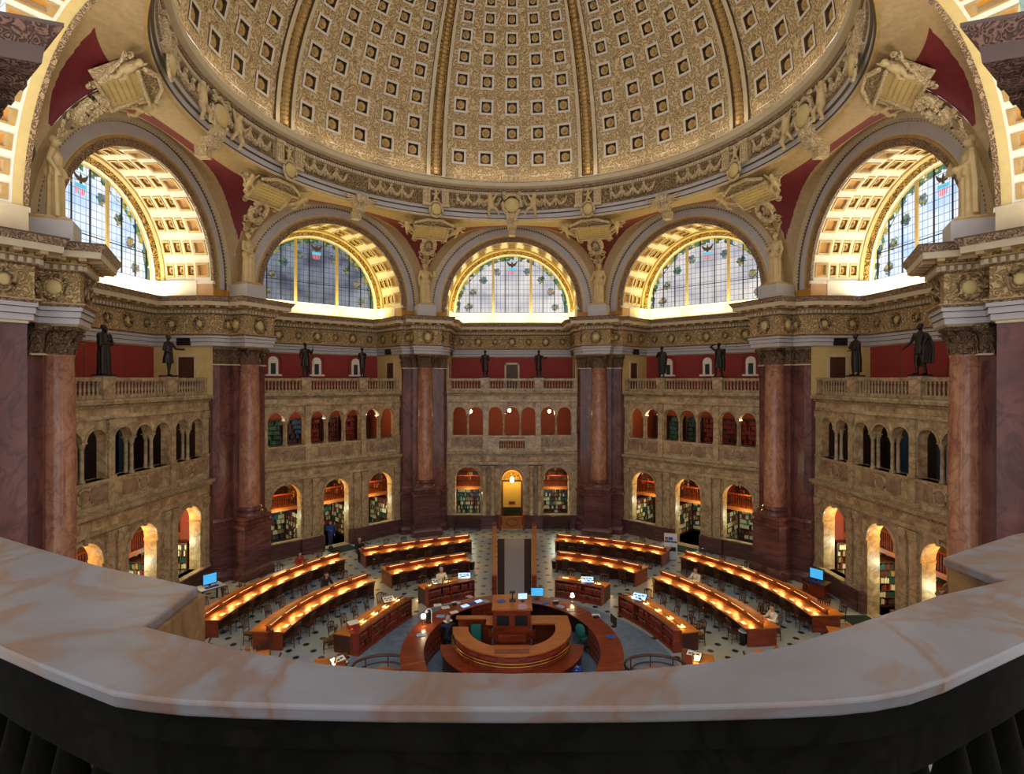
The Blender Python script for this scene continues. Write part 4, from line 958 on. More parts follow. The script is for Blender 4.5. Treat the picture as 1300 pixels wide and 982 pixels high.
for c in range(1, 7):
    # lift the group to stand in front of the fold
    M = frame_on(c, .82) @ Matrix.Translation((0, -.12, 0)); where = PL[c].split(',')[-1].strip()
    r = thing('inscribed_cartouche', M, 'stucco tablet with wreath and child figures, above statue ' + {1: 'on nearest left pier', 2: 'on second left pier', 3: 'left of the entrance', 4: 'right of the entrance', 5: 'on second right pier', 6: 'on nearest right pier'}[c], 'relief', 'stucco cartouches in the pendentives')
    m = MB().mat('stucco'); m.b2(-1.12, 1.12, -.1, .3, -.62, .62)
    for z0, z1 in ((-.68, -.58), (.56, .68)): m.b2(-1.18, 1.18, -.2, -.05, z0, z1)
    for x0 in (-1.18, 1.06): m.b2(x0, x0+.12, -.2, -.05, -.62, .62)
    m.build('tablet_frame', r, angle=0)
    m = MB().mat('giltcream'); m.b2(-1.05, 1.05, -.13, -.1, -.56, .56); m.mat('gold')
    for k in range(5): 
        x = -.85; random.seed(c*10+k)
        while x < .8: w = random.uniform(.08, .26); m.b2(x, min(x+w, .85), -.137, -.13, .34-k*.18, .4-k*.18); x += w+.06
    m.build('tablet', r, angle=0)
    m = MB().mat('stucco'); m.tube([(.48*math.cos(t)*.9, -.12, -1.25+.58*math.sin(t)) for t in [2*PI*k/28 for k in range(29)]], [.13+.03*(k % 2) for k in range(29)], 8, False)
    for k in range(20): a = 2*PI*k/20; m.ball((.43*math.cos(a), -.26, -1.25+.58*math.sin(a)), .075, 6)
    WM = M.inverted() @ frame_on(c, .62) @ Matrix.Translation((0, -.12, 1.25)); m.build('wreath', r, WM)
    m = MB().mat('stucco'); m.ball((0, 0, -1.25), .3, 10, (.8, .5, 1)); m.ball((0, -.12, -1.05), .12, 8); m.ball((-.15, -.1, -1.35), .1, 8); m.ball((.15, -.1, -1.35), .1, 8); m.build('emblem', r, WM)
    WL = M.inverted() @ frame_on(c, .46) @ Matrix.Translation((0, -.08, 0))
    for s in (-1, 1):
        m = MB().mat('stucco'); m.tube(spiral(s*1.0, -.8, .2, s), .05, 6); m.tube([(s*1.05, -.08, -.5), (s*1.5, -.1, -.1), (s*1.9, -.08, .35), (s*2.3, -.05, .5)], [.06, .07, .05, .02], 6); m.tube(spiral(s*1.5, .05, .26, -s), .05, 6); m.tube(spiral(s*2.0, .55, .2, s), .04, 6); m.build('scrollwork', r)
        m = MB().mat('stucco'); m.tube([(s*.1, -.05, .7), (s*.45, -.06, .45), (s*.5, -.06, .1), (s*.2, -.05, -.15), (s*.05, -.05, -.5)], [.04, .06, .06, .05, .02], 6); m.tube(spiral(s*.4, .35, .2, s, y=-.06), .045, 6); m.tube(spiral(s*.2, -.2, .14, -s, y=-.06), .04, 6); m.build('tendril', r, WL)
    m = MB().mat('carv_tan'); pts = [(-1.3, .62), (1.3, .62), (1.25, .8), (.8, 1.0), (.55, 1.15), (-.55, 1.15), (-.8, 1.0), (-1.25, .8)]
    old = [(-x, z) for x, z in pts]; m.poly([(x, -.3, z) for x, z in pts])
    for (x0, z0), (x1, z1) in zip(pts, pts[1:]+pts[:1]): m.quad((x0, -.3, z0), (x1, -.3, z1), (x1, .3, z1), (x0, .3, z0))
    m.mat('stucco'); m.tube([(-1.35, -.32, .62), (1.35, -.32, .62)], .07, 6); m.tube([(x, -.3, z) for x, z in ((-1.3, .85), (-.8, 1.06), (-.5, 1.2), (.5, 1.2), (.8, 1.06), (1.3, .85))], .08, 6)
    m.build('pediment', r)
    put_child(r, (-1.45, -.25, -.2), 0, .95, False, -.35); put_child(r, (1.45, -.25, -.2), 0, .95, True, .35)
# brackets with a mask on the frieze over each pier
for c in range(1, 7):
    a = AZ[c]; M = Matrix.Translation(ringpt(a, RR-.2, 0)) @ Matrix.Rotation(-a, 4, 'Z')
    r = thing('mask_bracket', M, 'stucco bracket pair with a shield between, on frieze above '+{1: 'nearest left pier', 2: 'second left pier', 3: 'pier left of the entrance', 4: 'pier right of the entrance', 5: 'second right pier', 6: 'nearest right pier'}[c], 'relief', 'brackets on the dome frieze')
    for s in (-1, 1):
        m = MB().mat('stucco'); m.b2(s*.62-.24, s*.62+.24, -.28, .2, 22.1, 23.05); m.b2(s*.62-.28, s*.62+.28, -.34, .2, 22.95, 23.12); m.b2(s*.62-.28, s*.62+.28, -.36, .2, 21.95, 22.12)
        for k in range(3): m.b2(s*.62-.18+k*.14, s*.62-.1+k*.14, -.33, -.26, 22.15, 22.9)
        m.build('bracket', r, angle=0)
    m = MB().mat('giltcream'); m.ball((0, -.3, 21.75), .34, 12, (1, .45, 1.15)); m.mat('stucco'); m.tube([(.42*math.cos(t), -.28, 21.75+.5*math.sin(t)) for t in [2*PI*k/20 for k in range(21)]], .07, 6, False); m.build('shield', r)
    put_child(r, (0, -.2, 22.1), 0, .75)
# groups over the crowns of the arches
for b in BAYS[1:6]:
    a = (AZ[b.i]+AZ[b.i+1])/2; M = Matrix.Translation(ringpt(a, RR-.15, 0)) @ Matrix.Rotation(-a, 4, 'Z')
    if b.i % 2 == 1:
        r = thing('keystone_cartouche', M, 'stucco shield held by two child figures over the %s arch' % b.say, 'relief', 'cartouches over the arches')
        m = MB().mat('giltcream'); m.ball((0, -.35, 22.3), .52, 14, (1, .4, .95)); m.build('shield', r)
        m = MB().mat('stucco'); m.tube([(.62*math.cos(t), -.3, 22.35+.68*math.sin(t)) for t in [2*PI*k/24 for k in range(25)]], [.1+.04*(k % 3 == 0) for k in range(25)], 6, False); m.tube(spiral(-.5, 22.95, .22, -1, y=-.35), .06, 6); m.tube(spiral(.5, 22.95, .22, 1, y=-.35), .06, 6); m.build('shield_frame', r)
        for s in (-1, 1): put_child(r, (s*1.3, -.35, 21.45), 0, 1.35, s > 0, s*.12)
    else:
        r = thing('keystone_bracket', M, 'winged stucco keystone over the %s arch' % b.say, 'relief', 'cartouches over the arches')
        m = MB().mat('stucco')
        for s in (-1, 1):
            for k in range(4): m.tube([(s*.15, -.1, 21.5-k*.09), (s*.6, -.2, 21.62-k*.1), (s*(1.15-k*.12), -.12, 21.75-k*.17)], [.08, .08, .03], 6)
        m.build('wing', r)
    m = MB().mat('stucco'); old = m.M
    y0 = .75
    for k, (z, wd, yy) in enumerate(((21.75, .34, -.1), (21.3, .3, .1), (20.9, .22, .45))): m.box((0, yy+y0*0, z-.2), (wd*2, .5, .46), 0, 1.1)
    for x in (-.18, 0, .18): m.tube([(x, -.38, 21.8), (x, -.3, 21.4), (x*.8, -.12, 21.1), (x*.6, .15, 20.8)], .06, 6)
    m.ball((0, -.32, 21.5), .2, 10); m.build('keystone', r)

# ================================================================== rooms behind the arcades
for b in BAYS[1:6]:
    far = abs(b.i-3)
    for q, u in enumerate((-3.2, 0, 3.2)):
        pos = {-3.2: 'left-hand', 0: 'middle', 3.2: 'right-hand'}[u]
        if far == 0 and u == 0: continue
        bookcase(b, u, 4.55, .15, 2.8, 2.1, ['bk_cream', 'bk_tan', 'bk_cream', 'bk_brown', 'bk_cream', 'bk_green', 'bk_blue', 'bk_red', 'bk_teal'], 'low bookcase of mixed books behind the %s ground arch of %s bay' % (pos, b.say), 'ground level alcove bookcases', 6)
        bookcase(b, u, 4.55, 2.75, 2.8, 2.3, bkm, 'upper bookcase of dark bindings behind the %s ground arch of %s bay' % (pos, b.say), 'balcony level alcove bookcases', 6)
    for s in (-1, 1):   # cases standing across the alcove, seen through the arches edge on
        for z, ht, cc in ((0.15, 2.1, ['bk_cream', 'bk_tan', 'bk_cream', 'bk_brown', 'bk_green', 'bk_red']), (2.75, 2.3, bkm)):
            bb = Bay(); bb.M = b.M @ Matrix.Translation((s*1.62, 2.9 if z < 1 else 3.2, 0)) @ Matrix.Rotation(PI/2*s, 4, 'Z')
            bookcase(bb, 0, 0, z, 2.6 if z < 1 else 1.9, ht, cc, '%s bookcase set crosswise %s of the middle alcove, %s bay' % ('low' if z < 1 else 'balcony', 'left' if s < 0 else 'right', b.say), 'crosswise alcove bookcases', 6)
            bb = Bay(); bb.M = b.M @ Matrix.Translation((s*1.62, 2.9 if z < 1 else 3.2, 0)) @ Matrix.Rotation(-PI/2*s, 4, 'Z')
            if far: bookcase(bb, 0, 0, z, 2.6 if z < 1 else 1.9, ht, cc, '%s bookcase backing the crosswise one, facing the middle, %s side, %s bay' % ('low' if z < 1 else 'balcony', 'left' if s < 0 else 'right', b.say), 'crosswise alcove bookcases', 6)
            bb = Bay(); bb.M = b.M @ Matrix.Translation((s*4.6, 2.9 if z < 1 else 3.2, 0)) @ Matrix.Rotation(-PI/2*s, 4, 'Z')
            bookcase(bb, 0, 0, z, 2.6 if z < 1 else 1.9, ht, cc, '%s bookcase against the %s end wall of the alcove, %s bay' % ('low' if z < 1 else 'balcony', 'left' if s < 0 else 'right', b.say), 'end wall alcove bookcases', 6)
    r = thing('book_gallery', b.M, 'wooden balcony with iron railing inside the alcove of the %s bay' % b.say, 'balcony', 'alcove balconies')
    m = MB().mat('wood_light')
    if far == 0: m.b2(-4.65, -1.2, 2.2, 4.3, 2.5, 2.72); m.b2(1.2, 4.65, 2.2, 4.3, 2.5, 2.72)
    else: m.b2(-4.65, 4.65, 2.2, 4.3, 2.5, 2.72)
    m.build('gallery_floor', r, angle=0)
    for a, c in ((-4.65, -1.2), (1.2, 4.65)) if far == 0 else ((-4.65, 4.65),):
        m = MB().mat('wood_red'); m.b2(a, c, 2.2, 2.26, 3.5, 3.57); n = int((c-a)/.14)
        for k in range(n+1): u = a+(c-a)*k/n; m.b2(u-.012, u+.012, 2.22, 2.24, 2.72, 3.5)
        m.build('railing', r, angle=0)
    # upper gallery
    if far == 1:
        for k, u in enumerate((-3.8, -2.6, -1.2, 0, 1.2, 2.6, 3.8)):
            bookcase(b, u, 4.5, 5.75, 1.1, 2.35, [['bk_green'], ['bk_green', 'bk_teal'], ['bk_brown', 'bk_blue'], ['bk_red'], ['bk_red', 'bk_brown'], ['bk_red'], ['bk_brown']][k if b.i == 2 else [6, 1, 0, 5, 4, 3, 5][k]], 'gallery bookcase behind upper arch %s of %s bay' % (['beside near pier', 'next to near pier', 'one before middle', 'in the middle', 'one past middle', 'next to far pier', 'beside far pier'][k], b.say), 'upper gallery bookcases', 7)
    if far == 2:
        r = thing('hanging_curtain', b.M, 'dark blue curtain hung behind the upper arches of the %s bay' % b.say, 'curtain', 'gallery curtains')
        for u0 in (-3.6, -1.1, .1, 3.0):
            m = MB().mat('cloth_curtain')
            pts = [(u0+k*.05, 4.3+.04*math.sin(k*1.7)) for k in range(18)]
            for (a, c), (d, e) in zip(pts, pts[1:]): m.quad((a, c, 5.65), (d, e, 5.65), (d, e, 8.3), (a, c, 8.3))
            m.build('cloth', r)
for bi, u, w, z in ((2, -4.0, 2.3, 8.3), (2, -1.3, 2.6, 8.4), (2, 2.7, 2.0, 8.35), (3, -3.1, 2.2, 8.35), (3, -.2, 2.4, 8.4), (3, 2.8, 2.2, 8.35), (4, -2.7, 2.0, 8.35), (4, 3.9, 2.4, 8.3)):
    globe(BAYS[bi], u, w, z, 'round white globe lamp lit behind the upper arcade, %s bay, %s' % (BAYS[bi].say, {-1: 'left', 0: 'middle', 1: 'right'}[(u > 1.5)-(u < -1.5)]))
# green plant on the balcony of the far left bay
b = BAYS[2]; r = thing('potted_fern', b.M @ Matrix.Translation((-.35, 2.45, 2.75)), 'bushy green plant on the alcove balcony rail, far left bay', 'plant')
m = MB().mat('wood_door'); m.lathe([(.1, 0), (.15, .2), (.16, .22)], seg=10); m.build('pot', r)
m = MB().mat('plant')
for k in range(90):
    a = random.uniform(0, 2*PI); L = random.uniform(.25, .5); h = random.uniform(.1, .5); d = Vector((math.cos(a), math.sin(a), 0)); t = Vector((-d.y, d.x, 0))*.05
    o = Vector((0, 0, .2)); m.poly([o, o+d*L*.5+Vector((0, 0, h))+t, o+d*L+Vector((0, 0, h*.6)), o+d*L*.5+Vector((0, 0, h))-t])
m.build('fronds', r, angle=0)
# vestibule through the entrance arch
b = BAYS[3]; o = thing('wall_vestibule', b.M, 'yellow lit vestibule seen through the entrance arch', 'vestibule', None, 'structure')
m = MB().mat('yellow_wall')
for s in (-1, 1): m.quad((s*1.0, 1.7, 0), (s*1.0, 4.55, 0), (s*1.0, 4.55, 5.2), (s*1.0, 1.7, 5.2))
m.quad((-1, 4.55, 0), (1, 4.55, 0), (1, 4.55, 5.2), (-1, 4.55, 5.2)); m.quad((-1, 1.7, 5.2), (1, 1.7, 5.2), (1, 4.55, 5.2), (-1, 4.55, 5.2)); m.build('lining', o, angle=0)
m = MB().mat('carpet'); m.b2(-.98, .98, 1.2, 4.5, 0, .02); m.mat('mat_green'); m.b2(-.98, .98, 1.4, 4.4, 0.02, .03); m.build('doormat', o, angle=0)
r = thing('door_1', b.M @ Matrix.Translation((0, 3.2, 0)), 'yellow glazed doors with a round head inside the entrance arch', 'door', None, 'structure')
m = MB().mat('yellow_wall'); m.b2(-.68, .68, 0, .05, .95, 2.9); m.mat('black'); m.b2(-.7, .7, -.04, .04, 2.9, 3.02); m.mat('mat_green'); m.b2(-.68, .68, -.01, .04, .5, .95); m.mat('wood_door'); m.b2(-.24, .24, -.02, .0, 1.15, 1.38); m.b2(-.78, -.68, -.05, .06, 0, 3.02); m.b2(.68, .78, -.05, .06, 0, 3.02); m.build('door_leaf', r, angle=0)
m = MB(); arch_band(m, 0, 3.02, .7, .78, -.05, .05, 'gold', 14); m.mat('carv_gold'); m.poly([(.7*math.cos(PI*k/16), 0, 3.02+.7*math.sin(PI*k/16)) for k in range(17)]); m.build('fanlight', r)
r = thing('entrance_lantern', b.M @ Matrix.Translation((0, 2.2, 3.25)), 'hanging glass lantern in the entrance arch', 'lamp'); m = MB().mat('lamp_globe'); m.lathe([(.05, -.2), (.13, -.15), (.15, .05), (.1, .15)], seg=8); m.build('glass_body', r)
m = MB().mat('brass'); m.lathe([(.12, .15), (.06, .25), (.015, .3), (.015, 1.3)], seg=8); m.build('hanger', r); lightobj('lantern_light', 'POINT', Matrix.Translation((0, -.1, -.35)), 60, (1, .75, .3), r, shadow_soft_size=.1)
r = thing('entrance_gate', b.M @ Matrix.Translation((0, .2, 0)), 'low oak gate with an oval panel in front of the entrance', 'gate')
m = MB().mat('wood_light'); m.b2(-.7, .7, -.04, .04, .1, .95); m.b2(-.75, .75, -.06, .06, .9, .98); m.build('panel', r, angle=0)
m = MB().mat('wood_dark'); m.tube([(.42*math.cos(t), -.05, .55+.24*math.sin(t)) for t in [2*PI*k/24 for k in range(25)]], .025, 6, False); m.build('oval_moulding', r)
for s in (-1, 1): m = MB().mat('wood_red'); m.b2(s*.85-.1, s*.85+.1, -.12, .12, 0, 1.1); m.build('post', r, angle=0)
for u in (-3.2, 3.2):
    r = thing('wall_bench', b.M @ Matrix.Translation((u, .25, 0)), 'dark wooden bench under the %s arch beside the entrance' % ('left' if u < 0 else 'right'), 'bench', 'benches beside the entrance')
    m = MB().mat('wood_dark'); m.b2(-.95, .95, -.25, .2, .38, .44); m.build('seat', r, angle=0); m = MB().mat('wood_dark'); m.b2(-.95, .95, .16, .22, .44, .95); m.build('backrest', r, angle=0)
    for s in (-1, 1): m = MB().mat('wood_dark'); m.b2(s*.92-.04, s*.92+.04, -.25, .22, 0, .65); m.build('leg', r, angle=0)
o = BOOKS.build('shelved_books', angle=0); tag(o, 'rows of books filling the alcove and gallery shelves', 'books', None, 'stuff')

# ================================================================== near entablature chunks and the parapet
for s in (-1, 1):
    # the pier nearest the camera stands outside the frame; only its cornice reaches into the upper corner
    cor = Vector((s*5.0, 6.62+CAMY)); e1 = Vector((s*-3.15*-1, 2.4)).normalized(); e2 = Vector((s*.93, -.36)).normalized()
    base = cor+(e1+e2).normalized()*2.35
    pts = [base+e1*4, base, base+e2*3]
    if s > 0: pts = pts[::-1]
    # keep the room on the right hand of the line
    pts = [(p.x, p.y) for p in pts]; mt = miters(pts); test = Vector(pts[1])+mt[1]
    if (test-cor).length > (Vector(pts[1])-cor).length: pts = pts[::-1]; mt = miters(pts)
    root = thing('wall_near_pier', None, 'dark carved entablature corner of the nearest pier, upper %s corner' % ('left' if s < 0 else 'right'), 'pier', None, 'structure')
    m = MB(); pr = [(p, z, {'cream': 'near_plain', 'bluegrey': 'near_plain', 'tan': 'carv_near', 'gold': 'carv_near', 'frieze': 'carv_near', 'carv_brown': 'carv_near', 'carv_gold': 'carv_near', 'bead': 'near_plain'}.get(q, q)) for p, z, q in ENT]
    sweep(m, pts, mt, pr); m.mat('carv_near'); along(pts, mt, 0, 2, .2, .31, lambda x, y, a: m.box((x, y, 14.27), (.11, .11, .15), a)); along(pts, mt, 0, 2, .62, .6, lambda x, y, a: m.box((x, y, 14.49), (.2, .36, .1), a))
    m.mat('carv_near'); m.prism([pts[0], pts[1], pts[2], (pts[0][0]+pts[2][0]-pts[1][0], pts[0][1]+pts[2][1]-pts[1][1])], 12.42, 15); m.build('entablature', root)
    c4 = [Vector(p) for p in (pts[0], pts[1], pts[2], (pts[0][0]+pts[2][0]-pts[1][0], pts[0][1]+pts[2][1]-pts[1][1]))]; mid = sum(c4, Vector((0, 0)))/4
    m = MB().mat('marble_red'); m.prism([mid+(p-mid)*.8+Vector((s*.8, 0)) for p in c4], 0, 12.42); m.build('shaft', root, angle=0)
ZP = 9.8
outer = [(-140, 640), (0, 680), (60, 698), (125, 717), (253, 744), (186, 794), (240, 808), (300, 822), (400, 840), (500, 849), (575, 852), (650, 853), (725, 852), (800, 849), (900, 839), (1000, 818), (1100, 786), (1190, 755), (1275, 736), (1197, 707), (1242, 692), (1285, 678), (1440, 648)]
inner = [(1440, 740), (1300, 816), (1200, 862), (1155, 877), (1110, 885), (1060, 890), (1000, 893), (900, 896), (800, 898), (650, 899), (500, 898), (400, 896), (300, 893), (235, 890), (185, 885), (145, 879), (100, 862), (60, 846), (0, 820), (-140, 745)]
def catpoly(P): return [up(x, y, ZP) for x, y in P]
po, pi_ = catpoly(outer), catpoly(inner); allp = [(p.x, p.y) for p in po+pi_]
r = thing('balustrade', None, 'broad veined marble parapet rail of the viewing gallery, nearest the viewer', 'balustrade')
bm = bmesh.new(); vt = [bm.verts.new((x, y, ZP)) for x, y in allp]; f = bm.faces.new(vt); ex = bmesh.ops.extrude_face_region(bm, geom=[f])
for v in ex['geom']:
    if isinstance(v, bmesh.types.BMVert): v.co.z -= .045
bmesh.ops.recalc_face_normals(bm, faces=bm.faces)
me = bpy.data.meshes.new('rail'); bm.to_mesh(me); bm.free(); me.materials.append(MATS['marble_rail']); o = bpy.data.objects.new('rail', me); COL.objects.link(o); o.parent = r
bv = o.modifiers.new('edge', 'BEVEL'); bv.width = .01; bv.segments = 3; bv.limit_method = 'ANGLE'; bv.angle_limit = rd(50)
def inset(P, d):
    n = len(P); out = []
    mt2 = miters(P, True)
    for i in range(n): out.append((P[i][0]+mt2[i].x*d, P[i][1]+mt2[i].y*d))
    return out
m = MB().mat('marble_shaded'); m.prism(inset(allp, .03), ZP-.14, ZP-.045); m.prism(inset(allp, .055), ZP-.3, ZP-.14); m.build('under_moulding', r, angle=0)
for sx in (0, 1):
    bp = [(186, 794), (253, 744), (125, 717), (0, 680), (-140, 640), (-140, 700), (60, 760)] if sx == 0 else [(1190, 755), (1275, 736), (1197, 707), (1285, 678), (1440, 648), (1440, 700), (1300, 745)]
    m = MB().mat('marble_block'); q = [(p.x, p.y) for p in catpoly(bp)]
    q = inset(q, .02 if sx == 0 else .02); m.prism(q, 8.5, ZP-.04); m.build('pedestal_block', r, angle=0)
cl = [Vector(((a.x+c.x)/2, (a.y+c.y)/2)) for a, c in zip([up(x, y, ZP) for x, y in ((0, 760), (90, 800), (186, 830), (300, 861), (400, 873), (500, 879), (650, 882), (800, 879), (900, 872), (1000, 858), (1110, 832), (1210, 800), (1300, 760))]*1, [up(x, y, ZP) for x, y in ((0, 760), (90, 800), (186, 830), (300, 861), (400, 873), (500, 879), (650, 882), (800, 879), (900, 872), (1000, 858), (1110, 832), (1210, 800), (1300, 760))])]
m = MB().mat('marble_shaded')
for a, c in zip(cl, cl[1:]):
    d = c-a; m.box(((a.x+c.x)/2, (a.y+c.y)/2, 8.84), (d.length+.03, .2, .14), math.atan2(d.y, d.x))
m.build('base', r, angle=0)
m = MB().mat('marble_shaded'); m.lathe([(.07, 0), (.07, .07), (.04, .1), (.075, .25), (.078, .3), (.035, .5), (.06, .55), (.06, .6)], seg=14); bo = m.build('baluster', r); bo.location = (cl[0].x, cl[0].y, 8.9)
L = 0; step = .19
for a, c in zip(cl, cl[1:]):
    d = c-a; n = max(1, int(d.length/step))
    for k in range(1, n+1):
        q = a+d*(k/n); put('baluster', bo.data, r, (q.x, q.y, 8.9))
m = MB().mat('stone_shaded'); m.prism([(-5, -25.5), (5, -25.5), (5, -22), (3.2, -22.4), (0, -22.75), (-3.2, -22.4), (-5, -22)], 8.5, 8.78); o = m.build('floor_gallery', angle=0); tag(o, 'stone floor of the viewing gallery, coloured dark as if in shade', 'floor', None, 'structure')
# ================================================================== reading room furniture
ROOMC = Vector((0, -3.8))
def curve3(P, n=40):
    """a smooth arc through three plan points, with outward unit normals (away from the middle of the room)"""
    a, b, c = [Vector((p.x, p.y)) for p in P]; la, lb = (b-a).length, (c-b).length; tb = la/(la+lb)
    pts = []
    for i in range(n+1):
        t = i/n; q = a*((t-tb)*(t-1)/(tb))+b*(t*(t-1)/(tb*(tb-1)))+c*(t*(t-tb)/((1-tb))); pts.append(q)
    nr = []
    for i in range(n+1):
        d = (pts[min(i+1, n)]-pts[max(0, i-1)]).normalized(); m_ = Vector((-d.y, d.x))
        if m_.dot(pts[n//2]-ROOMC) < 0: m_ = -m_
        nr.append(m_)
    return pts, nr
def at_t(path, t, o=0):
    pts, nr = path; f = max(0, min(1, t))*(len(pts)-1); i = min(int(f), len(pts)-2); k = f-i
    p = pts[i].lerp(pts[i+1], k); n = nr[i].lerp(nr[i+1], k).normalized(); q = p+n*o; return Vector((q.x, q.y)), n
def ribbon(mb, path, o0, o1, z0, z1, t0=0, t1=1, n=24):
    rows = []
    for i in range(n+1):
        t = t0+(t1-t0)*i/n; a, _ = at_t(path, t, o0); c, _ = at_t(path, t, o1)
        rows.append([mb.V((a.x, a.y, z0)), mb.V((a.x, a.y, z1)), mb.V((c.x, c.y, z1)), mb.V((c.x, c.y, z0))])
    for i in range(n):
        for j in range(4): k = (j+1) % 4; mb.face([rows[i][j], rows[i+1][j], rows[i+1][k], rows[i][k]])
    mb.face(rows[0]); mb.face(rows[-1][::-1])
# ---- chair
def make_chair():
    r = thing('reading_chair', None, 'x', 'chair')
    m = MB().mat('wood_chair'); m.prism([(-.2, -.2), (.2, -.2), (.18, .2), (-.18, .2)], .43, .47); m.b2(-.18, .18, -.18, .18, .38, .43); m.build('seat', r, angle=0)
    for x, y in ((-.18, -.18), (.18, -.18), (-.16, .19), (.16, .19)):
        m = MB().mat('wood_chair'); m.tube([(x, y, .43), (x*1.08, y*1.1, 0)], [.02, .015], 6); m.build('leg', r)
    m = MB().mat('wood_chair')
    for s in (-1, 1): m.tube([(s*.16, .19, .43), (s*.175, .23, .7), (s*.18, .28, .93)], .017, 6)
    m.tube([(-.19, .28, .9), (-.1, .31, .94), (0, .32, .95), (.1, .31, .94), (.19, .28, .9)], .028, 6); m.tube([(-.17, .22, .6), (0, .245, .6), (.17, .22, .6)], .014, 6)
    for x in (-.09, 0, .09): m.box((x, .265, .75), (.035, .012, .34), 0)
    m.build('backrest', r)
    m = MB().mat('wood_chair'); m.tube([(-.18, -.18, .18), (-.17, .19, .18)], .01, 5); m.tube([(.18, -.18, .18), (.17, .19, .18)], .01, 5); m.tube([(-.175, 0, .18), (.175, 0, .18)], .01, 5); m.build('stretcher', r)
    return reg(r)
chair0 = make_chair(); CH_USED = [False]
ORD = ['first', 'second', 'third', 'fourth', 'fifth', 'sixth', 'seventh', 'eighth']
def chair(x, y, rz, label, group):
    M = place(x, y, 0, rz)
    if not CH_USED[0]: CH_USED[0] = True; chair0.matrix_world = M; chair0['label'] = label; chair0['group'] = group; return
    dup(chair0, M, label, group)
CARD = [None]
def card(x, y, z, rz, label, group, mat='paper'):
    if CARD[0] is None:
        m = MB().mat('paper'); m.b2(-.15, .15, -.1, .1, 0, .006); m.quad((-.15, .1, .006), (.15, .1, .006), (.15, .12, .03), (-.15, .12, .03)); o = m.build('notice_card', angle=0); CARD[0] = o
    else: o = CARD[0].copy(); COL.objects.link(o)
    o.matrix_world = place(x, y, z, rz); tag(o, label, 'card', group); return o
def desk(px, n, name, wd=1.45, far=True, skip=(), vis=None):
    P = [up(x, y, .76) for x, y in px]; path = curve3(P)
    r = thing('reading_desk', None, name[0], 'desk', 'curved reading desks')
    m = MB().mat('wood_desk'); ribbon(m, path, 0, wd, .72, .76); m.build('tabletop', r, angle=0)
    m = MB().mat('wood_dark'); ribbon(m, path, .1, wd-.1, .6, .72, .01, .99); ribbon(m, path, .5, wd-.5, 0, .6, .02, .98)
    m.build('pedestal', r, angle=0)
    for t in (.012, .988):
        m = MB().mat('wood_red'); a, nn = at_t(path, t, .12); c, _ = at_t(path, t, wd-.12); q = (a+c)/2; m.box((q.x, q.y, .36), ((c-a).length, .07, .72), math.atan2(nn.y, nn.x)); m.build('end_panel', r, angle=0)
    m = MB().mat('wood_red'); ribbon(m, path, wd/2-.03, wd/2+.03, .76, .97); m.mat('wood_light'); ribbon(m, path, wd/2-.05, wd/2+.09, .97, 1.0); m.build('divider', r, angle=0)
    for k in range(n):
        t = (k+.5)/n; L = .36/n
        m = MB().mat('brass'); ribbon(m, path, wd/2-.11, wd/2-.05, .985, 1.0, t-L, t+L, 4); lp = m.build('lamp', r, angle=0); m = MB().mat('desk_tube'); ribbon(m, path, wd/2-.10, wd/2-.06, .965, .984, t-L, t+L, 4); m.build('tube', lp, angle=0)
        q, nn = at_t(path, t, wd/2-.15); an = math.atan2(nn.y, nn.x)
        lightobj('lamp_light', 'AREA', Matrix.Translation((q.x, q.y, 1.0)) @ Matrix.Rotation(an, 4, 'Z') @ Matrix.Rotation(.95, 4, 'Y'), LAMP*1.1, (1, .60, .2), r, shape='RECTANGLE', size=.06, size_y=.34, spread=rd(150))
        q, nn = at_t(path, t, wd/2+.14)
        if far: lightobj('lamp_light', 'AREA', Matrix.Translation((q.x, q.y, 1.0)) @ Matrix.Rotation(an, 4, 'Z') @ Matrix.Rotation(-.35, 4, 'Y'), LAMP*.7, (1, .6, .2), r, shape='RECTANGLE', size=.06, size_y=.34, spread=rd(150))
        q, nn = at_t(path, t, .2); o_ = ORD[k]
        card(q.x, q.y, .762, an+PI/2, 'white card, %s from %s end of %s' % (o_, name[2], name[1]), 'notice cards on the desks')
        if (k, 0) not in skip:
            q, nn = at_t(path, t+random.uniform(-.02, .02), -.12+random.uniform(-.06, .06)); chair(q.x, q.y, an+PI/2+random.uniform(-.15, .15), 'dark chair, %s from %s end, inner side of %s' % (o_, name[2], name[1]), 'reading room chairs')
        if (k, 1) not in skip and far:
            q, nn = at_t(path, t+random.uniform(-.02, .02), wd+.16+random.uniform(-.06, .1)); chair(q.x, q.y, an-PI/2+random.uniform(-.15, .15), 'dark chair, %s from %s end, outer side of %s' % (o_, name[2], name[1]), 'reading room chairs')
    return path
LAMP = 4.6
D = {}
D['L1'] = desk([(279, 787), (358, 740), (441, 709)], 8, ('long curved reading desk nearest the left arcade', 'long outer left desk', 'near'))
D['L2'] = desk([(362, 802), (416, 763), (478, 737)], 6, ('long curved reading desk, inner one on the left', 'inner left desk', 'near'))
D['LB1'] = desk([(464, 705), (535, 694.5), (601, 686.5)], 6, ('curved reading desk at the back, left of the aisle', 'rear left desk', 'left'))
D['LB2'] = desk([(498, 729), (545, 719.5), (598, 711.5)], 4, ('short curved reading desk, second from the back, left of aisle', 'short rear left desk', 'left'))
D['R1'] = desk([(1030, 781), (950, 736), (862, 707)], 8, ('long curved reading desk nearest the right arcade', 'long outer right desk', 'near'))
D['R2'] = desk([(947, 798), (895, 762), (828, 733)], 6, ('long curved reading desk, inner one on the right', 'inner right desk', 'near'))
D['RB1'] = desk([(841, 704), (765, 692), (704, 686)], 6, ('curved reading desk at the back, right of the aisle', 'rear right desk', 'right'))
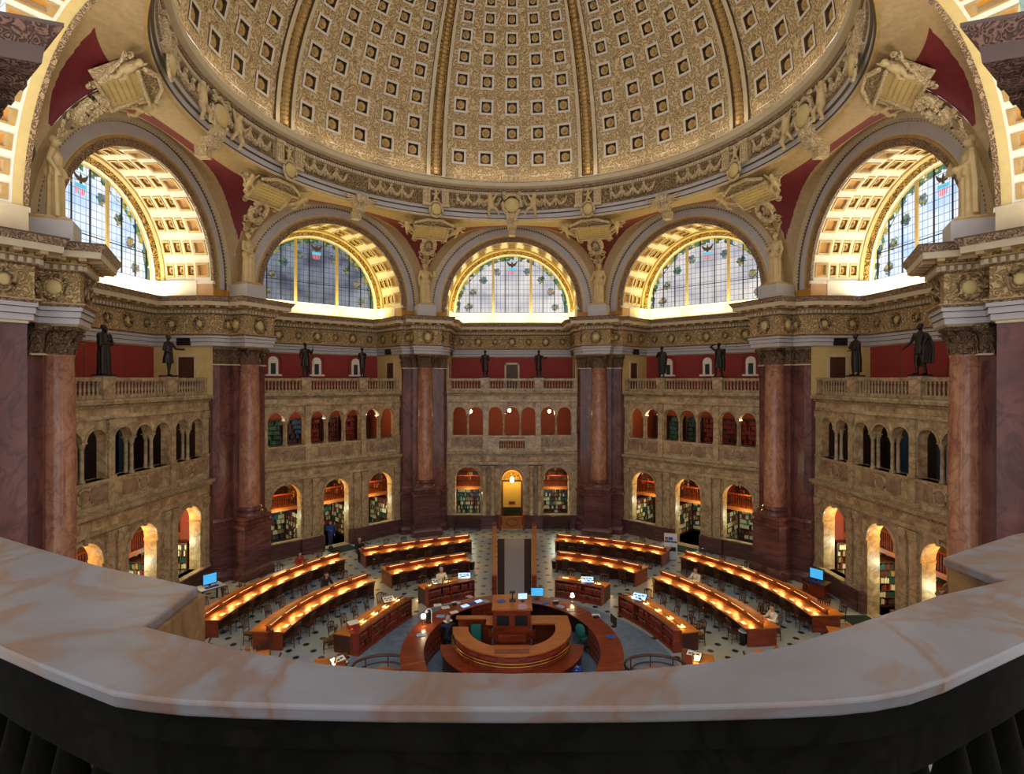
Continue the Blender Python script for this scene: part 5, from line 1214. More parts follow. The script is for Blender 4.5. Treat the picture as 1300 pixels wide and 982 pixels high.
D['RB2'] = desk([(806, 727), (757, 716), (705, 709.5)], 4, ('short curved reading desk, second from the back, right of aisle', 'short rear right desk', 'right'))
D['L5'] = desk([(343, 824), (338, 850), (330, 885)], 2, ('reading desk end cut off by the parapet, on the left', 'desk end left by the parapet', 'far'))
D['L6'] = desk([(258, 806), (246, 832), (228, 866)], 2, ('small corner of a reading desk behind the left parapet block', 'desk corner at left parapet block', 'far'))
D['R5'] = desk([(958, 823), (963, 850), (972, 885)], 2, ('reading desk end cut off by the parapet, on the right', 'desk end right by the parapet', 'far'))
D['R6'] = desk([(1049, 794), (1065, 822), (1090, 860)], 2, ('reading desk with a reader, at the right beside the parapet', 'desk beside right parapet', 'far'))
# ---- bookcase desks round the centre
BK = {}
def book(w, h, mat):
    k = (w, h, mat)
    if k not in BK: m = MB().mat(mat); m.b2(-w/2, w/2, 0, .18, 0, h); m.mat('gold'); m.b2(-w/2, w/2, -.001, .0, h*.7, h*.78); BK[k] = m.build('reference_book', angle=0).data; bpy.data.objects.remove([o for o in COL.objects if o.data == BK[k]][0])
    return BK[k]
def casedesk(px, nseat, name, nb, books=True, wd=1.1, seats=True):
    P = [up(x, y, .86) for x, y in px]; path = curve3(P); ln = sum((path[0][i+1]-path[0][i]).length for i in range(40))
    r = thing('bookcase_desk', None, name[0], 'desk', 'bookcase desks round the centre')
    m = MB().mat('wood_red'); ribbon(m, path, 0, .34, .82, .86); ribbon(m, path, .3, .34, 0, .82); ribbon(m, path, -.02, .3, 0, .1)
    m.build('case', r, angle=0)
    m = MB().mat('wood_red')
    for t in [i/nb for i in range(nb+1)]:
        a, nn = at_t(path, min(max(t, .012), .988), .15); m2 = MB().mat('wood_red'); m2.box((a.x, a.y, .41), (.32, .05, .82), math.atan2(nn.y, nn.x)); m2.build('upright', r, angle=0)
    for z in (.44,): m3 = MB().mat('wood_red'); ribbon(m3, path, .01, .3, z, z+.03); m3.build('shelf', r, angle=0)
    m = MB().mat('wood_desk'); ribbon(m, path, .34, wd, .72, .76); m.build('tabletop', r, angle=0)
    m = MB().mat('wood_dark'); ribbon(m, path, .34, .5, .0, .72); m.build('back_panel', r, angle=0)
    for t in (.015, .985): m = MB().mat('wood_dark'); a, nn = at_t(path, t, wd/2+.15); m.box((a.x, a.y, .36), (wd-.35, .05, .72), math.atan2(nn.y, nn.x)); m.build('end_panel', r, angle=0)
    if books:
        for z, hh in ((.1, .3), (.47, .3)):
            x = .06
            while x < ln-.08:
                w = random.choice((.09, .1, .11)); t = x/ln
                if abs(t*nb-round(t*nb)) > .045*nb/ln*.9 and random.random() > .06:
                    q, nn = at_t(path, t, .07); o = bpy.data.objects.new('reference_book', book(w, random.choice((.24, .26, .28)), random.choice(('bk_red', 'bk_red', 'bk_red', 'bk_brown')))); COL.objects.link(o)
                    o.matrix_world = place(q.x, q.y, z, math.atan2(nn.y, nn.x)-PI/2); tag(o, 'tall red bound volume shelved in the '+name[1], 'book', 'red volumes in the '+name[1])
                x += w+.008
    for k in range(nseat):
        t = (k+.5)/nseat; q, nn = at_t(path, t, .36); an = math.atan2(nn.y, nn.x)
        m = MB().mat('brass'); a, _ = at_t(path, t, .36); m.box((a.x, a.y, .98), (.06, .5, .03), an); m.box((a.x, a.y, .9), (.03, .03, .14), an); lp = m.build('lamp', r, angle=0); m = MB().mat('desk_tube'); a, _ = at_t(path, t, .375); m.box((a.x, a.y, .965), (.03, .46, .012), an); m.build('tube', lp, angle=0)
        lightobj('lamp_light', 'AREA', Matrix.Translation((q.x+nn.x*.06, q.y+nn.y*.06, .95)) @ Matrix.Rotation(an, 4, 'Z') @ Matrix.Rotation(-.45, 4, 'Y'), LAMP*.8, (1, .68, .25), r, shape='RECTANGLE', size=.06, size_y=.4, spread=rd(150))
        q, nn = at_t(path, t+.03, .62)
        if books: card(q.x, q.y, .762, an-PI/2, 'pale sheet, %s from the %s end of the %s' % (ORD[k], name[2], name[1]), 'sheets on the bookcase desks')
        if seats: q, nn = at_t(path, t, wd+.2); chair(q.x, q.y, an-PI/2+random.uniform(-.3, .3), 'dark wooden chair, %s from the %s end, behind the %s' % (ORD[k], name[2], name[1]), 'reading room chairs')
    return path
random.seed(21)
D['L3'] = casedesk([(455, 805), (490, 780), (523.5, 759)], 5, ('curved bookcase desk with red volumes, left of the centre desk', 'left bookcase desk', 'near'), 4)
D['L4b'] = casedesk([(544, 748), (575, 741), (603, 736)], 3, ('short bookcase desk with red volumes, left of the aisle', 'left aisle bookcase desk', 'left'), 2)
D['R3'] = casedesk([(856, 801), (815, 771), (785, 755.5)], 5, ('curved bookcase desk with red volumes, right of the centre desk', 'right bookcase desk', 'near'), 4)
D['R4b'] = casedesk([(764, 746), (734, 740), (705, 735.5)], 3, ('short bookcase desk with red volumes, right of the aisle', 'right aisle bookcase desk', 'right'), 2)
D['L7'] = casedesk([(441, 828), (438, 850), (430, 880)], 2, ('lit end of a bookcase desk just behind the parapet, left', 'parapet end left bookcase desk', 'far'), 1, False, 1.1, False)
D['R7'] = casedesk([(866, 822), (868, 845), (875, 880)], 2, ('lit end of a bookcase desk just behind the parapet, right', 'parapet end right bookcase desk', 'far'), 1, False, 1.1, False)
# extra chairs at desk ends
for px, py, rz, lab in ((335, 832, -.9, 'wooden chair at the near end of the inner left desk'), (418, 826, -1.2, 'wooden chair at the near end of the left bookcase desk'), (973, 790, 2.4, 'wooden chair at the near end of the inner right desk'), (886, 808, 2.0, 'wooden chair at the near end of the right bookcase desk'), (1047, 786, 2.4, 'wooden chair at the near end of long outer right desk')):
    p = up(px, py, 0); chair(p.x, p.y, rz, lab, 'reading room chairs')
# ---- the oval service counter
CE = Vector((0, 20.2+CAMY)); EA, EBb = 3.95, 4.59
def ell(phi, off=0): return Vector((CE.x+(EA-off)*math.cos(phi), CE.y+(EBb-off)*math.sin(phi)))
def ellrib(mb, o0, o1, z0, z1, a0, a1, n=60):
    rows = []
    for i in range(n+1):
        t = a0+(a1-a0)*i/n; a, c = ell(t, o0), ell(t, o1); rows.append([mb.V((a.x, a.y, z0)), mb.V((a.x, a.y, z1)), mb.V((c.x, c.y, z1)), mb.V((c.x, c.y, z0))])
    for i in range(n):
        for j in range(4): k = (j+1) % 4; mb.face([rows[i][j], rows[i+1][j], rows[i+1][k], rows[i][k]])
    mb.face(rows[0]); mb.face(rows[-1][::-1])
r = thing('service_counter', None, 'oval polished wood service counter ringing the centre desk', 'counter')
A0, A1 = rd(-50), rd(230)
m = MB().mat('wood_red'); ellrib(m, -.03, .78, 1.06, 1.1, A0, A1); m.build('countertop', r, angle=20)
m = MB().mat('wood_dark'); ellrib(m, .0, .08, 0, 1.06, A0, A1); m.build('front_panel', r, angle=20)
for a0, a1 in ((-50, 22), (78, 122), (140, 230)):
    m = MB().mat('wood_dark'); ellrib(m, .42, .72, .0, 1.06, rd(a0), rd(a1)); m.build('drawer_unit', r, angle=20)
    for k in range(int((a1-a0)/4)):
        a = rd(a0+2+k*4)
        if k % 1 == 0:
            m = MB().mat('wood_red'); q = ell(a, .735); tv = (ell(a+.01)-ell(a)); an = math.atan2(tv.y, tv.x)
            for z in (.2, .45, .7, .92): m.box((q.x, q.y, z), (.24, .03, .19), an)
            df = m.build('drawer_front', r, angle=0); m = MB().mat('brass')
            q = ell(a, .755)
            for z in (.2, .45, .7, .92): m.box((q.x, q.y, z), (.06, .015, .02), an)
            m.build('handle', df, angle=0)
for a in (8, 38, 62, 142, 172, 200):
    m = MB().mat('wood_light'); p, q = ell(rd(a), -.03), ell(rd(a), .78); c = (p+q)/2; m.box((c.x, c.y, 1.102), ((q-p).length, .03, .006), math.atan2((q-p).y, (q-p).x)); m.build('joint_strip', r, angle=0)
# ---- raised issue desk in the middle
def shift(d): return d+CAMY
def Dring(off, n=28, a0=-PI, a1=0):
    return [((2.2-off)*math.cos(a0+(a1-a0)*i/n), shift(20.98)+(2.2-off)*math.sin(a0+(a1-a0)*i/n)) for i in range(n+1)]
r = thing('issue_desk', None, 'raised horseshoe wood issue desk in the middle of the counter', 'desk')
def band(mb, P, Q, z0, z1):
    n = len(P); rows = [[mb.V((P[i][0], P[i][1], z0)), mb.V((P[i][0], P[i][1], z1)), mb.V((Q[i][0], Q[i][1], z1)), mb.V((Q[i][0], Q[i][1], z0))] for i in range(n)]
    for i in range(n-1):
        for j in range(4): k = (j+1) % 4; mb.face([rows[i][j], rows[i+1][j], rows[i+1][k], rows[i][k]])
    mb.face(rows[0]); mb.face(rows[-1][::-1])
m = MB().mat('wood_light'); band(m, Dring(-.04), Dring(.55), 1.31, 1.36)
m.prism([(1.65, shift(20.98)), (2.24, shift(20.98)), (2.2, shift(21.98)), (.74, shift(21.98)), (.74, shift(21.25)), (1.65, shift(21.25))], 1.31, 1.36); m.prism([(-2.2, shift(21.7)), (-.74, shift(21.7)), (-.74, shift(21.98)), (-2.2, shift(21.98))], 1.31, 1.36); m.prism([(-1.0, shift(21.2)), (-.74, shift(21.2)), (-.74, shift(21.7)), (-1.0, shift(21.7))], 1.31, 1.36)
m.build('desk_top', r, angle=20)
m = MB().mat('wood_red'); band(m, Dring(.04), Dring(.12), .55, 1.31); m.b2(2.0, 2.12, shift(20.98), shift(21.9), 0, 1.31); m.b2(-2.12, -.8, shift(21.85), shift(21.92), 0, 1.31); m.b2(.8, 2.12, shift(21.85), shift(21.92), 0, 1.31); m.build('outer_panel', r, angle=20)
m = MB().mat('wood_dark'); band(m, Dring(.42), Dring(.5), 0, 1.31); m.build('inner_panel', r, angle=20)
for z in (.98, 1.08): m = MB().mat('brass'); P = Dring(-.06); m.tube([(x, y, z) for x, y in P], .014, 6); m.build('brass_rail', r)
m = MB().mat('bk_red'); 
P = Dring(.02)
for i in range(4, 26, 3):
    a, c = Vector(P[i]), Vector(P[min(i+2, 28)]); d = c-a; m2 = MB().mat('bk_red'); m2.box(((a.x+c.x)/2, (a.y+c.y)/2, 1.18), (d.length*.9, .04, .12), math.atan2(d.y, d.x)); m2.build('inset_panel', r, angle=0)
m = MB().mat('wood_red'); band(m, Dring(-.5, 28, -PI*.98, -PI*.02), Dring(.05, 28, -PI*.98, -PI*.02), .72, .76); m.build('reading_ledge', r, angle=20)
m = MB().mat('wood_dark'); band(m, Dring(-.42, 28, -PI*.98, -PI*.02), Dring(-.36, 28, -PI*.98, -PI*.02), 0, .72); m.build('ledge_panel', r, angle=20)
m = MB().mat('wood_red'); m.b2(-.6, .6, shift(18.9), shift(19.22), 1.362, 1.375); m.build('book_hatch', r, angle=0)
r = thing('control_cabinet', None, 'tall square wooden cabinet at the head of the issue desk', 'cabinet')
m = MB().mat('wood_red'); m.b2(-.72, .72, shift(21.26), shift(22.6), 0, 1.86); m.b2(-.66, .66, shift(21.2), shift(21.3), 0, .3); m.build('body', r, angle=0)
m = MB().mat('wood_light'); m.b2(-.78, .78, shift(21.2), shift(22.66), 1.86, 1.92); m.build('top', r, angle=0)
for s in (-1, 1): m = MB().mat('black'); m.b2(s*.35-.24, s*.35+.24, shift(21.24), shift(21.26), 1.28, 1.66); m.build('grille', r, angle=0)
r = thing('desk_step', None, 'wooden step and sloping rest inside the horseshoe issue desk', 'step')
m = MB().mat('wood_light'); m.b2(-.68, .68, shift(20.1), shift(20.5), .82, .9); m.build('tread', r, angle=0)
m = MB().mat('wood_red'); m.b2(-.62, .62, shift(20.15), shift(20.5), 0, .82); m.build('riser', r, angle=0)
m = MB().mat('wood_red'); m.poly([(-.9, shift(21.2), 1.2), (-.5, shift(20.7), 1.15), (-.5, shift(20.7), .9), (-.9, shift(21.2), .9)]); m.poly([(.9, shift(21.2), 1.2), (.5, shift(20.7), 1.15), (.5, shift(20.7), .9), (.9, shift(21.2), .9)]); m.b2(-.5, .5, shift(20.66), shift(20.74), .9, 1.16); m.build('book_rest', r, angle=0)
r = thing('half_door', None, 'pale blue-green door panel standing open in the left gap of the issue desk', 'door')
m = MB().mat('teal'); m.b2(-1.6, -1.2, shift(21.5), shift(21.54), .1, 1.2); m.build('panel', r, angle=0); m = MB().mat('wood_dark'); m.b2(-1.66, -1.6, shift(21.48), shift(21.56), 0, 1.28); m.b2(-1.2, -1.14, shift(21.48), shift(21.56), 0, 1.28); m.build('jamb', r, angle=0)
# ---- aisle between barriers from the entrance to the counter
def strip4(mb, xa0, xa1, y0, xb0, xb1, y1, z0, z1): mb.prism([(xa0, y0), (xa1, y0), (xb1, y1), (xb0, y1)], z0, z1)
o = MB().mat('carpet'); yN, yF = 27.4+CAMY, 37.3+CAMY; kx = lambda px, y: (px-650.5)/F*(y-CAMY)
strip4(o, kx(641, yN), kx(666, yN), yN, kx(641, yF), kx(666, yF), yF, .005, .012); ob = o.build('aisle_runner', angle=0); tag(ob, 'plain grey runner down the middle of the entrance aisle', 'carpet')
o = MB().mat('carpet_edge'); strip4(o, kx(632, yN), kx(675, yN), yN, kx(632, yF), kx(675, yF), yF, .001, .006); ob = o.build('aisle_border', angle=0); tag(ob, 'dark plum border carpet under the grey aisle runner', 'carpet')
for s, (pa, pb) in (('left', (626.5, 630)), ('right', (677, 680.5))):
    r = thing('aisle_barrier', None, 'low wooden barrier along the %s side of the entrance aisle' % s, 'barrier', 'aisle barriers')
    m = MB().mat('wood_red'); strip4(m, kx(pa, yN)*1., kx(pb, yN), yN, kx(pa, yF), kx(pb, yF), yF, 0, .86); m.build('panel', r, angle=0)
    m = MB().mat('wood_light'); strip4(m, kx(pa-1, yN), kx(pb+1, yN), yN, kx(pa-1, yF), kx(pb+1, yF), yF, .86, .9); m.build('cap_rail', r, angle=0)
    for y in (yN, yF): m = MB().mat('wood_red'); x = kx((pa+pb)/2, y); m.b2(x-.12, x+.12, y-.12, y+.12, 0, 1.05); m.build('post', r, angle=0)
# dark green door mats of the two side bays
for bi, s in ((2, 'far left'), (4, 'far right'), (5, 'right')):
    m = MB().mat('mat_green'); m.b2(-.8, .8, -.6, .7, .004, .014); ob = m.build('door_mat', M=BAYS[bi].M, angle=0); tag(ob, 'dark green mat in front of the open arch of the %s bay' % s, 'mat', 'arch door mats')
# ---- computers, screens and papers on the desks
def monitor(px, py, h, rz, label, mat='screen', s=1):
    p = up(px, py, h); r = thing('computer_monitor', place(p.x, p.y, h, rz, s), label, 'monitor', 'computer screens')
    m = MB().mat('plastic_black'); m.b2(-.24, .24, 0, .03, .1, .42); cs = m.build('casing', r, angle=0); m = MB().mat(mat); m.b2(-.22, .22, -.004, 0, .12, .4); m.build('screen', cs, angle=0)
    m = MB().mat('plastic_black'); m.lathe([(.11, 0), (.11, .015), (.02, .02), (.02, .12)], (0, .02, 0), 10); m.build('stand', r)
def laptop(px, py, h, rz, label):
    p = up(px, py, h); r = thing('laptop', place(p.x, p.y, h, rz, 1.25), label, 'laptop', 'laptops on the desks')
    m = MB().mat('plastic_black'); m.b2(-.17, .17, -.12, .12, 0, .02); m.build('keyboard_base', r, angle=0)
    m = MB().mat('plastic_black'); m.poly([(-.17, .12, .02), (.17, .12, .02), (.17, .2, .25), (-.17, .2, .25)]); m.poly([(-.17, .125, .02), (-.17, .205, .25), (.17, .205, .25), (.17, .125, .02)]); m.build('lid', r, angle=0)
    m = MB().mat('screen_pale'); m.poly([(-.155, .122, .035), (.155, .122, .035), (.155, .193, .24), (-.155, .193, .24)]); m.build('screen', r, angle=0)
def board(px, py, h, rz, label, w=.5, d=.36, mat='paper', tilt=.35):
    """framed notice lying tilted on a desk"""
    p = up(px, py, h); r = thing('notice_board', place(p.x, p.y, h, rz) @ Matrix.Translation((0, 0, .07)) @ Matrix.Rotation(tilt, 4, 'X'), label, 'sign', 'notice boards on desks')
    m = MB().mat('plastic_black'); m.b2(-w/2-.03, w/2+.03, -d/2-.03, d/2+.03, -.02, 0); m.build('frame', r, angle=0)
    m = MB().mat('screen_pale' if mat == 's' else mat); m.b2(-w/2, w/2, -d/2, d/2, 0, .004); m.mat('plastic_black')  # pale notice sheets glow by emission, though they are no lamps
    for x, y in ((-.3, .15), (0, .12), (.25, .2), (-.2, -.15), (.1, -.2)): m.b2(x*w-.05*w*2, x*w+.05*w*2, y*d-.03, y*d+.03, .004, .006)
    m.build('sheet', r, angle=0)
monitor(682.5, 760, 1.1, 0, 'bright blue computer screen on the counter beside the tall cabinet', 'screen', 1.2)
monitor(779, 795, 1.1, -1.3, 'dark monitor on the right side of the counter', 'plastic_black')
monitor(545, 790, 1.1, 1.2, 'dark monitor beside the white lamp on the left counter', 'plastic_black')
board(494, 762, .86, .55, 'framed white notice on the left bookcase desk'); board(555, 739, .86, .15, 'framed white notice on left end of left aisle bookcase desk'); board(590, 732, .86, .1, 'pale blue framed notice at aisle end of left bookcase desk', .6, .4, 's')
board(812, 759, .86, -.5, 'pale framed notice on the right bookcase desk', .6, .45, 's'); board(746, 737, .86, -.1, 'blue and white framed notice on right aisle bookcase desk', .6, .4, 's')
board(431, 841, .8, .8, 'framed white notice on the desk end by the left parapet', .5, .4); board(881, 834, .8, -.6, 'framed white notice on the desk end by the right parapet', .5, .4)
p = up(449, 797, .86); r = thing('box_file', place(p.x, p.y, .86, .6), 'red and white box at near end of left bookcase desk', 'box'); m = MB().mat('cl_red'); m.b2(-.2, .2, -.18, .18, 0, .22); m.build('box_body', r, angle=0); m = MB().mat('paper'); m.b2(-.21, .21, -.19, .19, .22, .24); m.build('lid', r, angle=0)
# papers and oddments on the counter
random.seed(5)
odd = [(556, 768, 'paper'), (566, 771, 'paper'), (577, 777, 'paper'), (591, 769, 'screen_pale'), (600, 765, 'blue_plastic'), (608, 763, 'screen_pale'), (617, 763, 'cl_pale'), (560, 782, 'cl_pale'), (569, 788, 'paper'), (535, 806, 'cl_pale'), (637, 763, 'blue_plastic'), (712, 770, 'cl_pale'), (725, 774, 'paper'), (776, 808, 'blue_plastic'), (757, 781, 'paper'), (694, 765, 'blue_plastic'), (597, 757.5, 'cl_pink'), (580, 765, 'plastic_white')]  # sheets in the screen material get their brightness from added emission
side = ['far left', 'left', 'near cabinet', 'right']
for k, (x, y, mt) in enumerate(odd):
    p = up(x, y, 1.1 if x != 637 else 1.92); m = MB().mat(mt); m.b2(-.16, .16, -.11, .11, 0, .02); m.mat('plastic_black'); m.b2(-.1, .1, -.03, -.01, .02, .022); o = m.build('paper_stack', M=place(p.x, p.y, 1.103 if x != 637 else 1.923, random.uniform(-.8, .8)), angle=0)
    nmc = {'paper': 'white', 'screen_pale': 'glowing pale blue', 'blue_plastic': 'deep blue', 'cl_pale': 'pale blue', 'cl_pink': 'pinkish', 'plastic_white': 'grey'}[mt]
    where = 'on top of tall cabinet' if x == 637 else 'on the %s counter, %s' % ('left' if x < 640 else 'right', 'beside the cabinet' if abs(x-650) < 55 else ('behind seated clerk' if 545 < x < 600 else ('near the aisle' if y < 775 else 'towards the viewer')))
    tag(o, '%s paper stack %s %s' % (nmc, where, ['', 'among others'][k % 2]), 'papers', 'papers on the service counter')
for px, py, rz, lab in ((664, 763, .1, 'small monitor and papers on top of the tall cabinet'),): monitor(px, py, 1.92, rz, 'pale screen on top of the tall cabinet', 'screen_pale', .8)
p = up(651, 762, 1.92); r = thing('book_stand', place(p.x, p.y, 1.92, 0), 'dark scanner stand on top of the tall cabinet', 'stand'); m = MB().mat('plastic_black'); m.box((0, 0, .02), (.26, .24, .04)); m.box((0, .05, .18), (.05, .05, .3)); m.box((0, 0, .34), (.22, .12, .06)); m.build('stand_body', r)
for px, py, lab in ((706, 765, 'black desk telephone on right counter near the aisle'), (757, 783, 'black telephone on the middle of the right counter'), (577, 767, 'black telephone on the left counter')):
    p = up(px, py, 1.1); r = thing('telephone', place(p.x, p.y, 1.1, .3), lab, 'telephone', 'telephones'); m = MB().mat('plastic_black'); m.prism([(-.1, -.1), (.1, -.1), (.1, .1), (-.1, .1)], 0, .06); m.build('base', r, angle=0); m = MB().mat('plastic_white'); m.capsule((-.1, .02, .09), (.1, .02, .09), .025, .025); m.build('handset', r)
# lamp on the left of the counter
p = up(538, 795, 1.1); r = thing('counter_lamp', place(p.x, p.y, 1.1, 0), 'white globe lamp with a copper glow at left of the counter', 'lamp')
m = MB().mat('brass'); m.lathe([(.1, 0), (.1, .02), (.015, .03), (.015, .3)], seg=12); m.build('stem', r); m = MB().mat('lamp_globe'); m.ball((0, 0, .4), .1, 12); m.build('globe', r); lightobj('lamp_light', 'POINT', Matrix.Translation((0, 0, .22)), 14, (1, .7, .35), r, shadow_soft_size=.03)
p = up(541, 793, 1.1); r = thing('gooseneck_lamp', place(p.x+.2, p.y+.2, 1.1, 0), 'white gooseneck lamp beside the globe lamp on left counter', 'lamp'); m = MB().mat('plastic_white'); m.tube([(0, 0, 0), (0, 0, .45), (-.04, 0, .55), (-.14, 0, .56), (-.2, 0, .5)], .014, 6); m.build('neck', r); m = MB().mat('plastic_white'); m.lathe([(.08, 0), (.02, .08)], (-.2, 0, .42), 10); m.build('shade', r)
p = up(727, 764, 1.1); r = thing('counter_lamp', place(p.x, p.y, 1.1, 0), 'small shaded lamp on right counter before the bookcase desk', 'lamp'); m = MB().mat('brass'); m.lathe([(.07, 0), (.07, .02), (.012, .03), (.012, .26)], seg=10); m.build('stem', r); m = MB().mat('lamp_globe'); m.lathe([(.09, .24), (.05, .38)], seg=12); m.build('shade', r); lightobj('lamp_light', 'POINT', Matrix.Translation((0, 0, .18)), 8, (1, .6, .25), r, shadow_soft_size=.03)
# office chairs
def office_chair(px, py, rz, mat, lab):
    p = up(px, py, 0); r = thing('office_chair', place(p.x, p.y, 0, rz), lab, 'chair', 'swivel chairs')
    for k in range(5): m = MB().mat('plastic_black'); a = k*2*PI/5; m.tube([(0, 0, .1), (.28*math.cos(a), .28*math.sin(a), .06)], .022, 6); m.ball((.29*math.cos(a), .29*math.sin(a), .035), .035, 8); m.build('leg', r)
    m = MB().mat('metal'); m.lathe([(.03, .08), (.03, .42)], seg=10); m.build('gas_column', r); m = MB().mat('metal'); m.tube([(.2*math.cos(t), .2*math.sin(t), .24) for t in [2*PI*k/20 for k in range(21)]], .012, 6, False); m.build('foot_ring', r)
    m = MB().mat(mat); m.ball((0, 0, .5), .26, 14, (1, 1, .28)); m.build('seat', r); m = MB().mat(mat); m.ball((0, .24, .85), .22, 14, (1, .25, 1.2)); m.build('backrest', r); m = MB().mat('plastic_black'); m.tube([(0, .1, .42), (0, .26, .48), (0, .27, .8)], .02, 6); m.build('back_bracket', r)
office_chair(740, 824, 2.6, 'teal', 'teal swivel chair inside the right side of the counter')
office_chair(569, 824, -2.2, 'plastic_black', 'black swivel chair under the clerk, inside the left counter')
# kiosks, copier and bins
for px, py, rz, lab in ((267, 764, .9, 'computer workstation with a lit screen beside the left arcade'), (1037, 757, -.9, 'computer workstation with a lit screen beside the right arcade')):
    p = up(px, py, 0); r = thing('computer_workstation', place(p.x, p.y, 0, rz), lab, 'workstation', 'computer workstations')
    m = MB().mat('wood_red' if px > 600 else 'plastic_black'); m.b2(-.5, .5, -.35, .35, .1 if px > 600 else .68, .74); m.build('table_body', r, angle=0)
    m = MB().mat('plastic_white' if px < 600 else 'wood_dark'); m.b2(-.56, .56, -.4, .4, .74, .78); m.build('table_top', r, angle=0)
    for x in (-.46, .46):
        for y in (-.3, .3): m = MB().mat('plastic_black'); m.b2(x-.03, x+.03, y-.03, y+.03, 0, .7); m.build('leg', r, angle=0)
    m = MB().mat('plastic_black'); m.b2(-.34, .34, .0, .06, .85, 1.4); m.b2(-.05, .05, .02, .06, .78, .9); cs = m.build('monitor', r, angle=0); m = MB().mat('screen'); m.b2(-.3, .3, -.006, 0, .9, 1.36); m.build('screen', cs, angle=0)
    m = MB().mat('cl_blue'); m.b2(-.3, .3, -.3, -.1, .78, .81); m.build('keyboard', r, angle=0)
p = up(852, 709, 0); r = thing('copier', place(p.x, p.y, 0, -.3), 'tall pale grey copying machine beside the open arch, right of aisle', 'copier'); m = MB().mat('plastic_white'); m.b2(-.38, .38, -.3, .3, .05, 1.05); m.build('cabinet', r, angle=0); m = MB().mat('plastic_black'); m.b2(-.3, .3, -.31, -.3, .55, .8); m.b2(-.36, .36, -.28, .28, 1.05, 1.09); m.build('paper_tray', r, angle=0); m = MB().mat('plastic_white'); m.b2(-.38, .38, -.1, .3, 1.09, 1.45); m.mat('blue_plastic'); m.b2(-.12, .12, -.11, -.1, 1.15, 1.32); m.build('scanner_lid', r, angle=0)
for px, py, lab in ((599, 722, 'small black waste bin at aisle end of short rear left desk'), (705, 721, 'black waste bin at aisle end of short rear right desk'), (813, 737, 'black waste bin beside outer end of short rear right desk'), (945, 815, 'black waste bin at the near end of the inner right desk')):
    p = up(px, py, 0); r = thing('waste_bin', place(p.x, p.y, 0), lab, 'bin', 'waste bins'); m = MB().mat('plastic_black'); m.lathe([(.16, 0), (.2, .45), (.185, .45), (.15, .02)], seg=16); m.build('bin_body', r); m = MB().mat('plastic_white'); m.lathe([(.19, .43), (.22, .47), (.2, .5), (.18, .47)], seg=16); m.build('liner', r)
p = up(606, 829, .0); 
for px, s in ((487, 'left'), (833, 'right')):
    p = up(px, 878, 0); m = MB().mat('wood_dark'); m.tube([(1.05*math.cos(a), .75*math.sin(a), .9) for a in [2*PI*k/40 for k in range(41)]], .05, 6, False); m.tube([(.8*math.cos(a), .55*math.sin(a), .75) for a in [2*PI*k/40 for k in range(41)]], .03, 6, False)
    r = thing('round_railing', place(p.x, p.y, 0), 'round dark railing with a wood top just behind the parapet, '+s, 'railing', 'round railings'); m.build('rail', r); m = MB().mat('wood_light'); m.lathe([(.62, .6), (.62, .64)], seg=32, sy=.72); m.build('round_top', r); m = MB().mat('wood_dark')
    m.lathe([(.2, 0), (.12, .1), (.1, .6)], seg=12); m.build('pedestal', r)
    for k in range(8): m = MB().mat('wood_dark'); a = k*PI/4; m.tube([(1.05*math.cos(a), .75*math.sin(a), 0), (1.05*math.cos(a), .75*math.sin(a), .9)], .02, 6); m.build('baluster', r)
